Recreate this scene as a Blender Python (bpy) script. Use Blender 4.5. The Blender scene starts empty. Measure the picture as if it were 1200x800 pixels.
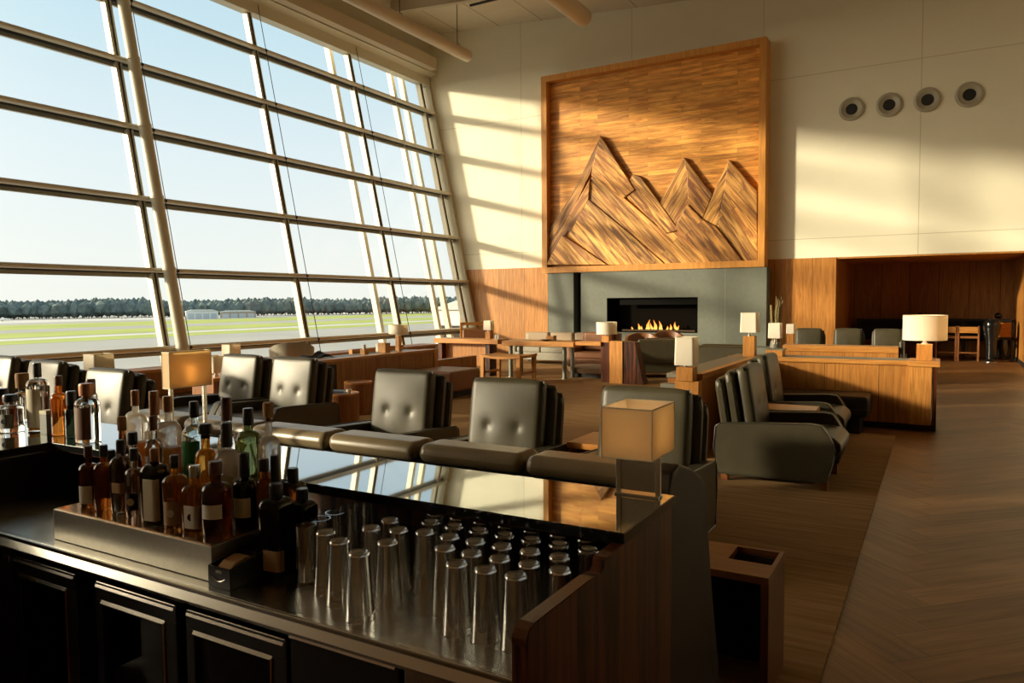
import bpy, bmesh, math, random
from mathutils import Vector, Matrix
random.seed(7)
PI = math.pi
S = bpy.context.scene
COL = S.collection

# ---------------------------------------------------------------- camera model
F, EYE = 865.0, 1.6
def _n(v): return Vector(v).normalized()
_Y = _n((500, -50, F))
_X = Vector((1500, 34, -F)); _X = (_X - _X.dot(_Y) * _Y).normalized()
_Z = _X.cross(_Y)
if _Z.y > 0: _Z = -_Z
ROT = Matrix((_X, _Y, _Z))            # world = ROT @ camera ray (x right, y down, z forward)
CAM = Vector((0, 0, EYE))
def at(u, v, x=None, y=None, z=None):
    """world point where the sight line through (u, v) meets a plane x=, y= or z="""
    r = ROT @ Vector((u - 600, v - 400, F))
    if z is not None: t = (z - EYE) / r.z
    elif y is not None: t = y / r.y
    else: t = x / r.x
    return CAM + r * t
D = 20.15                              # the far wall

# ---------------------------------------------------------------- mesh builder
class MB:
    def __init__(s): s.v = []; s.f = []
    def add(s, vs, fs, M=None):
        b = len(s.v)
        s.v += [tuple(M @ Vector(p)) if M else tuple(p) for p in vs]
        s.f += [tuple(b + i for i in f) for f in fs]
        return s
    def box(s, lo, hi, M=None):
        x0, y0, z0 = lo; x1, y1, z1 = hi
        vs = [(x0,y0,z0),(x1,y0,z0),(x1,y1,z0),(x0,y1,z0),(x0,y0,z1),(x1,y0,z1),(x1,y1,z1),(x0,y1,z1)]
        return s.add(vs, [(0,3,2,1),(4,5,6,7),(0,1,5,4),(1,2,6,5),(2,3,7,6),(3,0,4,7)], M)
    def bm(s, bm, M=None):
        bm.verts.index_update()
        s.add([v.co[:] for v in bm.verts], [tuple(v.index for v in f.verts) for f in bm.faces], M)
        bm.free(); return s
    def rbox(s, lo, hi, r=.01, seg=2, M=None):
        bm = bmesh.new(); bmesh.ops.create_cube(bm, size=1)
        for v in bm.verts:
            v.co = Vector([(lo[i] + hi[i]) / 2 + v.co[i] * (hi[i] - lo[i]) for i in range(3)])
        r = min(r, .49 * min(hi[i] - lo[i] for i in range(3)))
        bmesh.ops.bevel(bm, geom=bm.edges[:], offset=r, segments=seg, profile=.5, affect='EDGES')
        return s.bm(bm, M)
    def prism(s, poly, t0, t1, plane='xz', M=None, bev=0):
        """polygon in a plane, extruded along the third axis from t0 to t1"""
        def P(a, b, t): return {'xz': (a, t, b), 'yz': (t, a, b), 'xy': (a, b, t)}[plane]
        n = len(poly)
        vs = [P(a, b, t0) for a, b in poly] + [P(a, b, t1) for a, b in poly]
        fs = [tuple(range(n))[::-1], tuple(range(n, 2*n))] + [(i, (i+1) % n, n + (i+1) % n, n + i) for i in range(n)]
        bm = bmesh.new()
        bv = [bm.verts.new(p) for p in vs]
        for f in fs: bm.faces.new([bv[i] for i in f])
        bmesh.ops.recalc_face_normals(bm, faces=bm.faces[:])
        if bev: bmesh.ops.bevel(bm, geom=bm.edges[:], offset=bev, segments=2, profile=.5, affect='EDGES')
        return s.bm(bm, M)
    def lathe(s, prof, n=20, c=(0,0,0), sq=None, M=None, aspect=1.0, cap=True):
        """profile [(r, z)] turned round z; sq = superellipse exponent for squared bottles"""
        vs, fs = [], []
        k = len(prof)
        for i in range(n):
            a = 2*PI*i/n
            ca, sa = math.cos(a), math.sin(a)
            g = 1.0
            if sq: g = (abs(ca)**sq + abs(sa)**sq) ** (-1.0/sq)
            for r, z in prof: vs.append((c[0] + r*ca*g, c[1] + r*sa*g*aspect, c[2] + z))
        for i in range(n):
            j = (i+1) % n
            for q in range(k-1):
                fs.append((i*k+q, j*k+q, j*k+q+1, i*k+q+1))
        if cap and prof[0][0] > 1e-6: fs.append(tuple(i*k for i in range(n))[::-1])
        if cap and prof[-1][0] > 1e-6: fs.append(tuple(i*k+k-1 for i in range(n)))
        bm = bmesh.new(); bv = [bm.verts.new(p) for p in vs]
        for f in fs:
            try: bm.faces.new([bv[i] for i in f])
            except ValueError: pass
        bmesh.ops.remove_doubles(bm, verts=bm.verts[:], dist=1e-6)
        bmesh.ops.recalc_face_normals(bm, faces=bm.faces[:])
        return s.bm(bm, M)
    def tube(s, pts, r, n=8, M=None, closed=False):
        pts = [Vector(p) for p in pts]; m = len(pts); vs, fs = [], []
        up = Vector((0, 0, 1))
        for i, p in enumerate(pts):
            a = pts[(i-1) % m] if (closed or i) else p
            b = pts[(i+1) % m] if (closed or i < m-1) else p
            d = (b - a).normalized()
            x = d.cross(up if abs(d.z) < .95 else Vector((0, 1, 0))).normalized(); y = x.cross(d)
            for k in range(n):
                t = 2*PI*k/n
                vs.append(tuple(p + r*(math.cos(t)*x + math.sin(t)*y)))
        for i in range(m if closed else m-1):
            j = (i+1) % m
            for k in range(n):
                l = (k+1) % n
                fs.append((i*n+k, i*n+l, j*n+l, j*n+k))
        if not closed: fs += [tuple(range(n))[::-1], tuple(range((m-1)*n, m*n))]
        return s.add(vs, fs, M)
    def cushion(s, w, h, t, puff=.03, tufts=(), nx=30, nz=28, M=None, corner=.02):
        """padded slab in the local xz plane, front at -y; tufts = [(x, z, depth)]"""
        vs, fs = [], []
        def edge(u):  # 0 at the rim .. 1 inside
            e = min(1, (1 - abs(u)) / .13); return math.sin(e * PI / 2) ** .6
        for side in (-1, 1):
            for j in range(nz+1):
                for i in range(nx+1):
                    u = -1 + 2*i/nx; v = -1 + 2*j/nz
                    e = min(edge(u), 1) * min(edge(v), 1)
                    x = u*w/2; z = v*h/2
                    k = 1 - .035*(1 - u*u)*0
                    y = side * (t/2 * (.45 + .55*e) + puff * max(0, (1-u*u)*(1-v*v)) * (1 if side < 0 else .3))
                    if side < 0:
                        for tx, tz, td in tufts:
                            d2 = ((x-tx)**2 + (z-tz)**2)
                            y += td * math.exp(-d2/.0007) + td*.55*math.exp(-((tx-x)**2*2.2 + (tz-z)**2*(.5 if z < tz else 2.5))/.010)
                    # soften the outline at the corners
                    cx = corner * (abs(u)**6) * (abs(v)**6)
                    vs.append((x - math.copysign(cx, u) if abs(u) > .01 else x, y, z - math.copysign(cx, v) if abs(v) > .01 else z))
        N = (nx+1)*(nz+1)
        for j in range(nz):
            for i in range(nx):
                a = j*(nx+1)+i
                fs.append((a, a+1, a+nx+2, a+nx+1))
                fs.append((N+a, N+a+nx+1, N+a+nx+2, N+a+1))
        rim = [i for i in range(nx+1)] + [(j*(nx+1)+nx) for j in range(1, nz+1)] + [nz*(nx+1)+i for i in range(nx-1, -1, -1)] + [j*(nx+1) for j in range(nz-1, 0, -1)]
        for q in range(len(rim)):
            a, b = rim[q], rim[(q+1) % len(rim)]
            fs.append((a, N+a, N+b, b))
        return s.add(vs, fs, M)
    def mesh(s, name, mats, angle=38, smooth=True):
        me = bpy.data.meshes.new(name)
        me.from_pydata(s.v, [], s.f); me.validate()
        for m in (mats if isinstance(mats, (list, tuple)) else [mats]): me.materials.append(m)
        if smooth:
            me.polygons.foreach_set('use_smooth', [True]*len(me.polygons))
            me.set_sharp_from_angle(angle=math.radians(angle))
        me.update(); return me

def obj(name, mb, mat, parent=None, loc=None, smooth=True, angle=38, label=None):
    o = bpy.data.objects.new(name, mb.mesh(name, mat, angle, smooth))
    COL.objects.link(o)
    if smooth:
        wn = o.modifiers.new('weighted normals', 'WEIGHTED_NORMAL'); wn.keep_sharp = True; wn.weight = 60
    if loc is not None: o.location = loc
    if parent is not None: o.parent = parent
    if label: o['label'] = label
    return o
def tag(o, label, cat, group=None, kind=None):
    o['label'] = label; o['category'] = cat
    if group: o['group'] = group
    if kind: o['kind'] = kind
    return o
def thing(name, label, cat, loc=(0,0,0), rz=0, group=None):
    o = bpy.data.objects.new(name, None); COL.objects.link(o)
    o.empty_display_size = .1
    o.location = loc; o.rotation_euler = (0, 0, rz)
    return tag(o, label, cat, group)
def struct(name, mb, mat, parent=None, smooth=False, label=None, cat=None):
    o = obj(name, mb, mat, parent, smooth=smooth)
    if parent is None:
        o['kind'] = 'structure'
        if label: o['label'] = label
        if cat: o['category'] = cat
    return o
def kids(o): return [c for c in bpy.data.objects if c.parent == o]
def dup(root, loc, rz, label, group=None, scale=None):
    def cp(o, par):
        c = o.copy(); COL.objects.link(c)
        if par is not None: c.parent = par
        for ch in kids(o): cp(ch, c)
        return c
    r = cp(root, None); r.location = loc; r.rotation_euler = (0, 0, rz); r['label'] = label
    if scale: r.scale = scale
    if group: r['group'] = group
    return r

# ---------------------------------------------------------------- materials
def _mat(name):
    m = bpy.data.materials.new(name); m.use_nodes = True
    nt = m.node_tree; b = nt.nodes['Principled BSDF']
    return m, nt, b
def C4(c): return (*c, 1) if len(c) == 3 else c
def plain(name, col, rough=.5, metal=0, spec=None, noise=0, nscale=30, bump=0, coat=0, aniso=0):
    m, nt, b = _mat(name)
    b.inputs['Base Color'].default_value = C4(col); b.inputs['Roughness'].default_value = rough
    b.inputs['Metallic'].default_value = metal
    if spec is not None: b.inputs['Specular IOR Level'].default_value = spec
    if coat: b.inputs['Coat Weight'].default_value = coat; b.inputs['Coat Roughness'].default_value = .08
    if aniso: b.inputs['Anisotropic'].default_value = aniso
    if noise or bump:
        tc = nt.nodes.new('ShaderNodeTexCoord'); nz = nt.nodes.new('ShaderNodeTexNoise')
        nz.inputs['Scale'].default_value = nscale; nz.inputs['Detail'].default_value = 5
        nt.links.new(tc.outputs['Object'], nz.inputs['Vector'])
        if noise:
            rp = nt.nodes.new('ShaderNodeValToRGB')
            rp.color_ramp.elements[0].position = .3; rp.color_ramp.elements[1].position = .7
            rp.color_ramp.elements[0].color = C4([c*(1-noise) for c in col]); rp.color_ramp.elements[1].color = C4([min(1, c*(1+noise)) for c in col])
            nt.links.new(nz.outputs['Fac'], rp.inputs['Fac']); nt.links.new(rp.outputs['Color'], b.inputs['Base Color'])
        if bump:
            bp = nt.nodes.new('ShaderNodeBump'); bp.inputs['Strength'].default_value = bump; bp.inputs['Distance'].default_value = .01
            nt.links.new(nz.outputs['Fac'], bp.inputs['Height']); nt.links.new(bp.outputs['Normal'], b.inputs['Normal'])
    return m
def wood(name, dark, light, grain='Z', stretch=14, scale=2.2, rough=.42, seams=None, tone=.0, rot=0, spec=.4, coords='Object', groove=(.25,.25,.25), ramp=(.32,.68)):
    """grain runs along one axis; seams = (axis across, axis along, width, length, offset, gap)"""
    m, nt, b = _mat(name); N, L = nt.nodes, nt.links
    tc = N.new('ShaderNodeTexCoord'); mp = N.new('ShaderNodeMapping')
    sc = {'X': (1, stretch, stretch), 'Y': (stretch, 1, stretch), 'Z': (stretch, stretch, 1)}[grain]
    src = tc.outputs[coords]
    if rot:
        m0 = N.new('ShaderNodeMapping'); m0.inputs['Rotation'].default_value = (0, rot, 0)
        L.new(src, m0.inputs['Vector']); src = m0.outputs['Vector']
    mp.inputs['Scale'].default_value = sc; L.new(src, mp.inputs['Vector'])
    vec = mp.outputs['Vector']
    nz = N.new('ShaderNodeTexNoise'); nz.inputs['Scale'].default_value = scale
    nz.inputs['Detail'].default_value = 7; nz.inputs['Roughness'].default_value = .6; nz.inputs['Distortion'].default_value = .7
    rp = N.new('ShaderNodeValToRGB')
    rp.color_ramp.elements[0].position, rp.color_ramp.elements[1].position = ramp
    rp.color_ramp.elements[0].color = C4(dark); rp.color_ramp.elements[1].color = C4(light)
    L.new(nz.outputs['Fac'], rp.inputs['Fac'])
    col = rp.outputs['Color']
    if seams:
        ax, al, w, ln, off, gap = seams
        sp = N.new('ShaderNodeSeparateXYZ'); L.new(src, sp.inputs[0])
        cb = N.new('ShaderNodeCombineXYZ'); L.new(sp.outputs[al], cb.inputs[0]); L.new(sp.outputs[ax], cb.inputs[1])
        br = N.new('ShaderNodeTexBrick'); br.offset = off; br.inputs['Scale'].default_value = 1
        br.inputs['Brick Width'].default_value = ln; br.inputs['Row Height'].default_value = w
        br.inputs['Mortar Size'].default_value = gap; br.inputs['Mortar Smooth'].default_value = .1
        br.inputs['Color1'].default_value = C4([1-tone]*3); br.inputs['Color2'].default_value = C4([1+tone*.6]*3)
        br.inputs['Mortar'].default_value = C4(groove)
        L.new(cb.outputs[0], br.inputs['Vector'])
        mx = N.new('ShaderNodeMix'); mx.data_type = 'RGBA'; mx.blend_type = 'MULTIPLY'; mx.inputs[0].default_value = 1
        L.new(col, mx.inputs[6]); L.new(br.outputs['Color'], mx.inputs[7]); col = mx.outputs[2]
        # shift the grain from board to board
        ad = N.new('ShaderNodeVectorMath'); ad.operation = 'MULTIPLY_ADD'
        ad.inputs[1].default_value = (37, 53, 29); L.new(br.outputs['Color'], ad.inputs[0]); L.new(vec, ad.inputs[2])
        L.new(ad.outputs[0], nz.inputs['Vector'])
    else: L.new(vec, nz.inputs['Vector'])
    L.new(col, b.inputs['Base Color'])
    b.inputs['Roughness'].default_value = rough; b.inputs['Specular IOR Level'].default_value = spec
    bp = N.new('ShaderNodeBump'); bp.inputs['Strength'].default_value = .12; bp.inputs['Distance'].default_value = .004
    L.new(nz.outputs['Fac'], bp.inputs['Height']); L.new(bp.outputs['Normal'], b.inputs['Normal'])
    return m
def thin_glass(name, tint=(.93,.95,.94), ior=1.45, refl=1.0):
    m = bpy.data.materials.new(name); m.use_nodes = True; nt = m.node_tree; N, L = nt.nodes, nt.links
    N.remove(N['Principled BSDF']); out = N['Material Output']
    t = N.new('ShaderNodeBsdfTransparent'); t.inputs['Color'].default_value = C4(tint)
    g = N.new('ShaderNodeBsdfGlossy'); g.inputs['Roughness'].default_value = .01; g.inputs['Color'].default_value = C4([refl]*3)
    fr = N.new('ShaderNodeFresnel'); fr.inputs['IOR'].default_value = ior
    mx = N.new('ShaderNodeMixShader'); L.new(fr.outputs[0], mx.inputs[0]); L.new(t.outputs[0], mx.inputs[1]); L.new(g.outputs[0], mx.inputs[2])
    L.new(mx.outputs[0], out.inputs['Surface']); return m
def glass(name, col, rough=.0, ior=1.45):
    m, nt, b = _mat(name)
    b.inputs['Base Color'].default_value = C4(col); b.inputs['Roughness'].default_value = rough
    b.inputs['Transmission Weight'].default_value = 1; b.inputs['IOR'].default_value = ior
    return m
def spirit(name, col, fac=.4):
    m = glass(name, col); nt = m.node_tree; N, L = nt.nodes, nt.links
    t = N.new('ShaderNodeBsdfTranslucent'); t.inputs['Color'].default_value = C4((col[0]*.9, col[1]*.75, col[2]*.6))
    mx = N.new('ShaderNodeMixShader'); mx.inputs[0].default_value = fac
    L.new(N['Principled BSDF'].outputs[0], mx.inputs[1]); L.new(t.outputs[0], mx.inputs[2]); L.new(mx.outputs[0], N['Material Output'].inputs['Surface'])
    return m
def emit(name, col, st):
    m, nt, b = _mat(name)
    b.inputs['Base Color'].default_value = (0,0,0,1)
    b.inputs['Emission Color'].default_value = C4(col); b.inputs['Emission Strength'].default_value = st
    return m
def shade_mat(name, col, tr=.5):
    m = bpy.data.materials.new(name); m.use_nodes = True; nt = m.node_tree; N, L = nt.nodes, nt.links
    N.remove(N['Principled BSDF']); out = N['Material Output']
    d = N.new('ShaderNodeBsdfDiffuse'); d.inputs['Color'].default_value = C4(col)
    t = N.new('ShaderNodeBsdfTranslucent'); t.inputs['Color'].default_value = C4((col[0], col[1]*.92, col[2]*.78))
    tc = N.new('ShaderNodeTexCoord'); w = N.new('ShaderNodeTexNoise'); w.inputs['Scale'].default_value = 400
    bp = N.new('ShaderNodeBump'); bp.inputs['Strength'].default_value = .1; L.new(tc.outputs['Object'], w.inputs['Vector'])
    L.new(w.outputs['Fac'], bp.inputs['Height']); L.new(bp.outputs['Normal'], d.inputs['Normal'])
    mx = N.new('ShaderNodeMixShader'); mx.inputs[0].default_value = tr
    L.new(d.outputs[0], mx.inputs[1]); L.new(t.outputs[0], mx.inputs[2]); L.new(mx.outputs[0], out.inputs['Surface']); return m

OAK_D, OAK_L = (.30, .115, .022), (.54, .24, .058)
M = dict(
    cream=plain('cream wall paint', (.78, .74, .60), .75, noise=.03, nscale=2),
    ceil=plain('beige ceiling board', (.58, .52, .40), .8, noise=.03, nscale=3),
    metal_cream=plain('cream painted steel', (.60, .56, .44), .38),
    gasket=plain('black rubber gasket', (.012, .012, .011), .6),
    duct=plain('painted duct steel', (.50, .42, .30), .45),
    window=thin_glass('window glass', (.93, .955, .945), 1.3),
    panel=wood('oak wall veneer', OAK_D, OAK_L, 'Z', 16, 1.6, .4, seams=('X', 'Z', .93, 60, 0, .006), tone=.12),
    panel_y=wood('oak wall veneer across', OAK_D, OAK_L, 'Z', 16, 1.6, .4, seams=('Y', 'Z', .93, 60, 0, .006), tone=.12),
    oak=wood('oak vertical', (.34, .135, .027), (.60, .275, .068), 'Z', 16, 2.6, .4),
    oak_x=wood('oak lengthwise', (.34, .135, .027), (.60, .275, .068), 'X', 16, 2.6, .38),
    oak_y=wood('oak lengthwise deep', (.34, .135, .027), (.60, .275, .068), 'Y', 16, 2.6, .38),
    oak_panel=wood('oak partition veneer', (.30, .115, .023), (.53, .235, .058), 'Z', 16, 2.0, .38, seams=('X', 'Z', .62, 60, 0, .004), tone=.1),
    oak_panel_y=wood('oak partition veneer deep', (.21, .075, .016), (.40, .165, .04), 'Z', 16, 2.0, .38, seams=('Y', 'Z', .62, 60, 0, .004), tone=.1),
    rose=wood('dark striped rosewood', (.010, .0025, .0012), (.125, .032, .010), 'Z', 20, 1.3, .34, spec=.4, ramp=(.42,.62)),
    rose_y=wood('dark rosewood edge', (.03, .010, .004), (.11, .036, .013), 'Y', 14, 2, .25, spec=.5),
    table=wood('warm table oak', (.40, .15, .032), (.64, .28, .07), 'X', 12, 2.5, .3),
    drum=wood('walnut drum veneer', (.17, .06, .02), (.34, .13, .042), 'Z', 14, 3, .35),
    leather=plain('dark olive leather', (.050, .042, .023), .42, noise=.10, nscale=9, bump=.06, spec=.38),
    leather_lit=plain('window lit tan olive leather', (.215, .165, .095), .33, noise=.12, nscale=9, bump=.06, spec=.5),  # paler than the chair leather to paint in light from the windows
    leather_dk=plain('black brown leather', (.013, .008, .005), .5, noise=.12, nscale=14, bump=.08, spec=.3),
    leather_brown=plain('brown leather', (.20, .075, .026), .45, noise=.1, nscale=14, bump=.05),
    leather_grey=plain('stone grey leather', (.26, .24, .19), .45, noise=.06, nscale=14, bump=.05),
    piping=plain('leather piping', (.035, .032, .024), .35),
    steel=plain('brushed stainless steel', (.54, .52, .46), .26, 1, aniso=.5, noise=.06, nscale=60),
    steel_edge=plain('polished stainless edge', (.68, .66, .60), .22, 1),
    chrome=plain('brushed nickel', (.62, .60, .54), .25, 1),
    mirror=plain('dark mirror glass', (.43, .47, .48), .025, 1),
    blk=plain('black lacquer', (.010, .010, .010), .32),
    blk_gloss=plain('black gloss', (.008, .008, .008), .12),
    blk_matt=plain('black matt', (.010, .009, .008), .7),
    slate=plain('honed grey green stone', (.125, .137, .112), .55, noise=.07, nscale=9, bump=.05),
    slate_dk=plain('dark slate top', (.17, .16, .125), .45, noise=.08, nscale=20),
    firebox=plain('black firebox steel', (.004, .003, .002), .9, spec=.05),
    shade=shade_mat('linen lamp shade', (.93, .89, .80), .35),
    shade_g=shade_mat('warm parchment shade', (.90, .80, .60), .5),
    shade_in=plain('shade lining', (.8, .6, .38), .8),
    paper=plain('cream label paper', (.72, .66, .50), .7),
    white=plain('white glazed', (.82, .80, .74), .35),
    flame=None,
)
# ================================================================ THE SETTING
def wx(z): return -12.9 - .218*z           # the leaning window plane
XR, Y0 = 8.5, -10.0
# floor: planks across the aisle, carpet in the seating area
def floor_mat():
    m, nt, b = _mat('brown herringbone planks'); N, L = nt.nodes, nt.links
    uv = N.new('ShaderNodeUVMap'); mp = N.new('ShaderNodeMapping'); mp.inputs['Scale'].default_value = (1.2, 14, 1); L.new(uv.outputs[0], mp.inputs[0])
    n1 = N.new('ShaderNodeTexNoise'); n1.inputs['Scale'].default_value = 1.6; n1.inputs['Detail'].default_value = 6; n1.inputs['Distortion'].default_value = .5; L.new(mp.outputs[0], n1.inputs['Vector'])
    rp = N.new('ShaderNodeValToRGB'); rp.color_ramp.elements[0].position = .3; rp.color_ramp.elements[1].position = .7
    rp.color_ramp.elements[0].color = (.19, .088, .028, 1); rp.color_ramp.elements[1].color = (.31, .152, .053, 1); L.new(n1.outputs['Fac'], rp.inputs[0])
    at_ = N.new('ShaderNodeAttribute'); at_.attribute_name = 'tone'
    mx = N.new('ShaderNodeMix'); mx.data_type = 'RGBA'; mx.blend_type = 'MULTIPLY'; mx.inputs[0].default_value = 1; L.new(rp.outputs[0], mx.inputs[6]); L.new(at_.outputs['Color'], mx.inputs[7])
    L.new(mx.outputs[2], b.inputs['Base Color']); b.inputs['Roughness'].default_value = .42; b.inputs['Specular IOR Level'].default_value = .35
    return m
rf = random.Random(11)
fv, ff, tone, uvs = [], [], [], []
def quad(pts, t, uv):
    n_ = len(fv); fv.extend(pts); ff.append((n_, n_+1, n_+2, n_+3)); tone.append(t); uvs.extend(uv)
quad([(-13.3, Y0, -.004), (XR, Y0, -.004), (XR, 24, -.004), (-13.3, 24, -.004)], .45, [(0, 0), (21, 0), (21, 30), (0, 30)])
PW_, PL_ = .22, 1.32
c45 = math.cos(PI/4)
for m_ in range(-14, 15):
    for k_ in range(-80, 160):
        for kind in (0, 1):
            if kind == 0: x0, y0, w_, h_ = k_*PW_ + m_*PL_, k_*PW_ - m_*PL_, PL_, PW_
            else: x0, y0, w_, h_ = k_*PW_ + PL_ + m_*PL_, k_*PW_ + PW_ - PL_ - m_*PL_, PW_, PL_
            cx_, cy_ = x0 + w_/2, y0 + h_/2
            X_, Y_ = (cx_ - cy_)*c45, (cx_ + cy_)*c45
            if not (-3.6 < X_ < 6 and -1 < Y_ < 24.5) or (X_ < -1.2 and Y_ < 9): continue
            g_ = .0018
            cs = [(x0+g_, y0+g_), (x0+w_-g_, y0+g_), (x0+w_-g_, y0+h_-g_), (x0+g_, y0+h_-g_)]
            r_ = rf.random()*90
            uv = [(r_, r_), (r_+w_, r_), (r_+w_, r_+h_), (r_, r_+h_)] if kind == 0 else [(r_, r_), (r_, r_+w_), (r_+h_, r_+w_), (r_+h_, r_)]
            quad([((x-y)*c45, (x+y)*c45, 0) for x, y in cs], rf.uniform(.74, 1.12), uv)
fme = bpy.data.meshes.new('floor'); fme.from_pydata(fv, [], ff)
ca = fme.color_attributes.new('tone', 'FLOAT_COLOR', 'CORNER'); ul = fme.uv_layers.new(name='UVMap')
for i_, t_ in enumerate(tone):
    for q_ in range(4): ca.data[i_*4+q_].color = (t_, t_, t_, 1); ul.data[i_*4+q_].uv = uvs[i_*4+q_]
fme.materials.append(floor_mat()); fo_ = bpy.data.objects.new('floor', fme); COL.objects.link(fo_); fo_['kind'] = 'structure'
def carpet_mat():
    m, nt, b = _mat('brown woven carpet'); N, L = nt.nodes, nt.links
    tc = N.new('ShaderNodeTexCoord'); mp = N.new('ShaderNodeMapping'); mp.inputs['Scale'].default_value = (1.2, 16, 1)
    L.new(tc.outputs['Object'], mp.inputs['Vector'])
    n1 = N.new('ShaderNodeTexNoise'); n1.inputs['Scale'].default_value = 1.3; n1.inputs['Detail'].default_value = 6; L.new(mp.outputs[0], n1.inputs['Vector'])
    n2 = N.new('ShaderNodeTexNoise'); n2.inputs['Scale'].default_value = 260; L.new(tc.outputs['Object'], n2.inputs['Vector'])
    rp = N.new('ShaderNodeValToRGB'); rp.color_ramp.elements[0].position = .33; rp.color_ramp.elements[1].position = .66
    rp.color_ramp.elements[0].color = (.25, .138, .058, 1); rp.color_ramp.elements[1].color = (.36, .215, .098, 1)
    L.new(n1.outputs['Fac'], rp.inputs[0]); L.new(rp.outputs[0], b.inputs['Base Color'])
    bp = N.new('ShaderNodeBump'); bp.inputs['Strength'].default_value = .5; bp.inputs['Distance'].default_value = .006
    L.new(n2.outputs['Fac'], bp.inputs['Height']); L.new(bp.outputs[0], b.inputs['Normal'])
    b.inputs['Roughness'].default_value = .95; b.inputs['Specular IOR Level'].default_value = .1
    return m
M['carpet'] = carpet_mat()
cp = MB().prism([(-11.5, 2.2), (-.4, 2.2), (-.4, 9.65), (-2.6, 9.65), (-2.6, 18.6), (-11.5, 18.6)], 0.0, .012, 'xy')
tag(obj('carpet', cp, M['carpet'], smooth=False), 'brown streaked carpet covering the seating area beside the plank aisle', 'carpet')
# ceiling, sloping down towards the right, board joints as grooves
def cz(x): return 10.31 - .075*(x + 13.8)
ce = MB()
ce.add([(-15.6, Y0, cz(-15.6)), (XR, Y0, cz(XR)), (XR, D+.1, cz(XR)), (-15.6, D+.1, cz(-15.6)),
        (-15.6, Y0, cz(-15.6)+.3), (XR, Y0, cz(XR)+.3), (XR, D+.1, cz(XR)+.3), (-15.6, D+.1, cz(-15.6)+.3)],
       [(0,1,2,3),(7,6,5,4),(0,4,5,1),(1,5,6,2),(2,6,7,3),(3,7,4,0)])
ceil_m = wood('beige ceiling panels', (.60, .53, .40), (.64, .57, .43), 'X', 2, 1, .8, seams=('X', 'Y', 1.5, 60, 0, .02), tone=.02, groove=(.55,.5,.45))
struct('ceiling', ce, ceil_m)
# far wall with cream boards; the alcove on the right goes deeper
WZ, AX0, AX1, AZ = 2.66, -2.24, 1.76, 2.62
wall_m = wood('cream wall boards', (.78, .745, .605), (.81, .775, .63), 'X', 2, 1.0, .75, seams=('Z', 'X', 4.10, 3.6, 0, .010), tone=.01, groove=(.72,.70,.66), spec=.3)
wb = MB()
wb.prism([(wx(0)-.14, 0), (AX0, 0), (AX0, 10.8), (wx(10.8)-.14, 10.8)], D, D+.2, 'xz'); wb.box((AX0, D, WZ), (XR, D+.2, 10.8)); wb.box((AX1+.1, D, 0), (XR, D+.2, WZ))
wb.v = [(x + .45, y, z + .95) for x, y, z in wb.v]
struct('wall_back', wb, wall_m).location = (-.45, 0, -.95)
struct('trim_1', MB().box((-13.6, D-.03, 0), (-10.35, D, WZ)), M['panel'])
struct('trim_2', MB().box((-3.9, D-.03, 0), (AX0, D, WZ)), M['panel'])
AY = 23.9
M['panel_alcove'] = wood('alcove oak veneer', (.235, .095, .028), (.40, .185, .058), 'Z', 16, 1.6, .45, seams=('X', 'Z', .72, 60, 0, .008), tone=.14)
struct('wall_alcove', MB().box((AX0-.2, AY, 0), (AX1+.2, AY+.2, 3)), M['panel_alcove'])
struct('wall_alcove_left', MB().box((AX0-.2, D+.21, 0), (AX0, AY, 2.7)).box((AX0-.01, D+.005, 0), (AX0+.004, D+.21, AZ)), M['panel_y'])
struct('wall_alcove_right', MB().box((AX1, D+.005, .0), (AX1+.095, AY, 2.65)), M['panel_y'])
struct('ceiling_alcove', MB().box((AX0, D+.004, AZ), (AX1, AY, AZ+.035)), M['oak_y'])
struct('baseboard_alcove', MB().box((AX1-.015, D+.05, 0), (AX1, AY, .09)), M['blk_matt'])
struct('wall_right', MB().box((XR, Y0, 0), (XR+.2, D+.2, 10.8)), M['cream'])
struct('wall_behind', MB().box((-15.8, Y0-.2, 0), (XR+.2, Y0, 10.8)), plain('pale rear wall', (.50, .44, .33), .7))
struct('wall_left', MB().box((-13.2, Y0, -.2), (-12.93, D, .30)), M['oak_panel_y'])
struct('wall_left_end', MB().prism([(wx(.3)-.25, .3), (wx(.3)+.1, .3), (wx(10.4)+.1, 10.4), (wx(10.4)-.25, 10.4)], Y0, -8.95, 'xz'), M['cream'])
struct('wall_sun_block', MB().box((-7.4, -2.3, 0), (XR, -2.1, 5.2)), wood('oak sun block', (.34, .20, .09), (.46, .29, .14), 'Z', 14, 1.5, .5))  # unseen wall added behind the camera, sized to keep sun off the near floor
# window head and soffit
hd = MB()
hd.prism([(wx(8.8)-.12, 8.72), (wx(8.8)+.16, 8.72), (wx(8.8)+.16, 9.0), (wx(8.8)+.42, 9.06), (wx(8.8)+.42, 9.3), (wx(8.8)+.1, 9.55), (wx(8.8)+.1, 10.5), (wx(8.8)-.5, 10.5)], -9, D, 'xz')
struct('trim_3', hd, M['metal_cream'])
tr = MB().prism([(-14.3, 9.05), (-14.05, 9.05), (-14.05, 9.4), (-14.3, 9.4)], -9, D-.5, 'xz')
struct('trim_4', tr, M['duct'])
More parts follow.
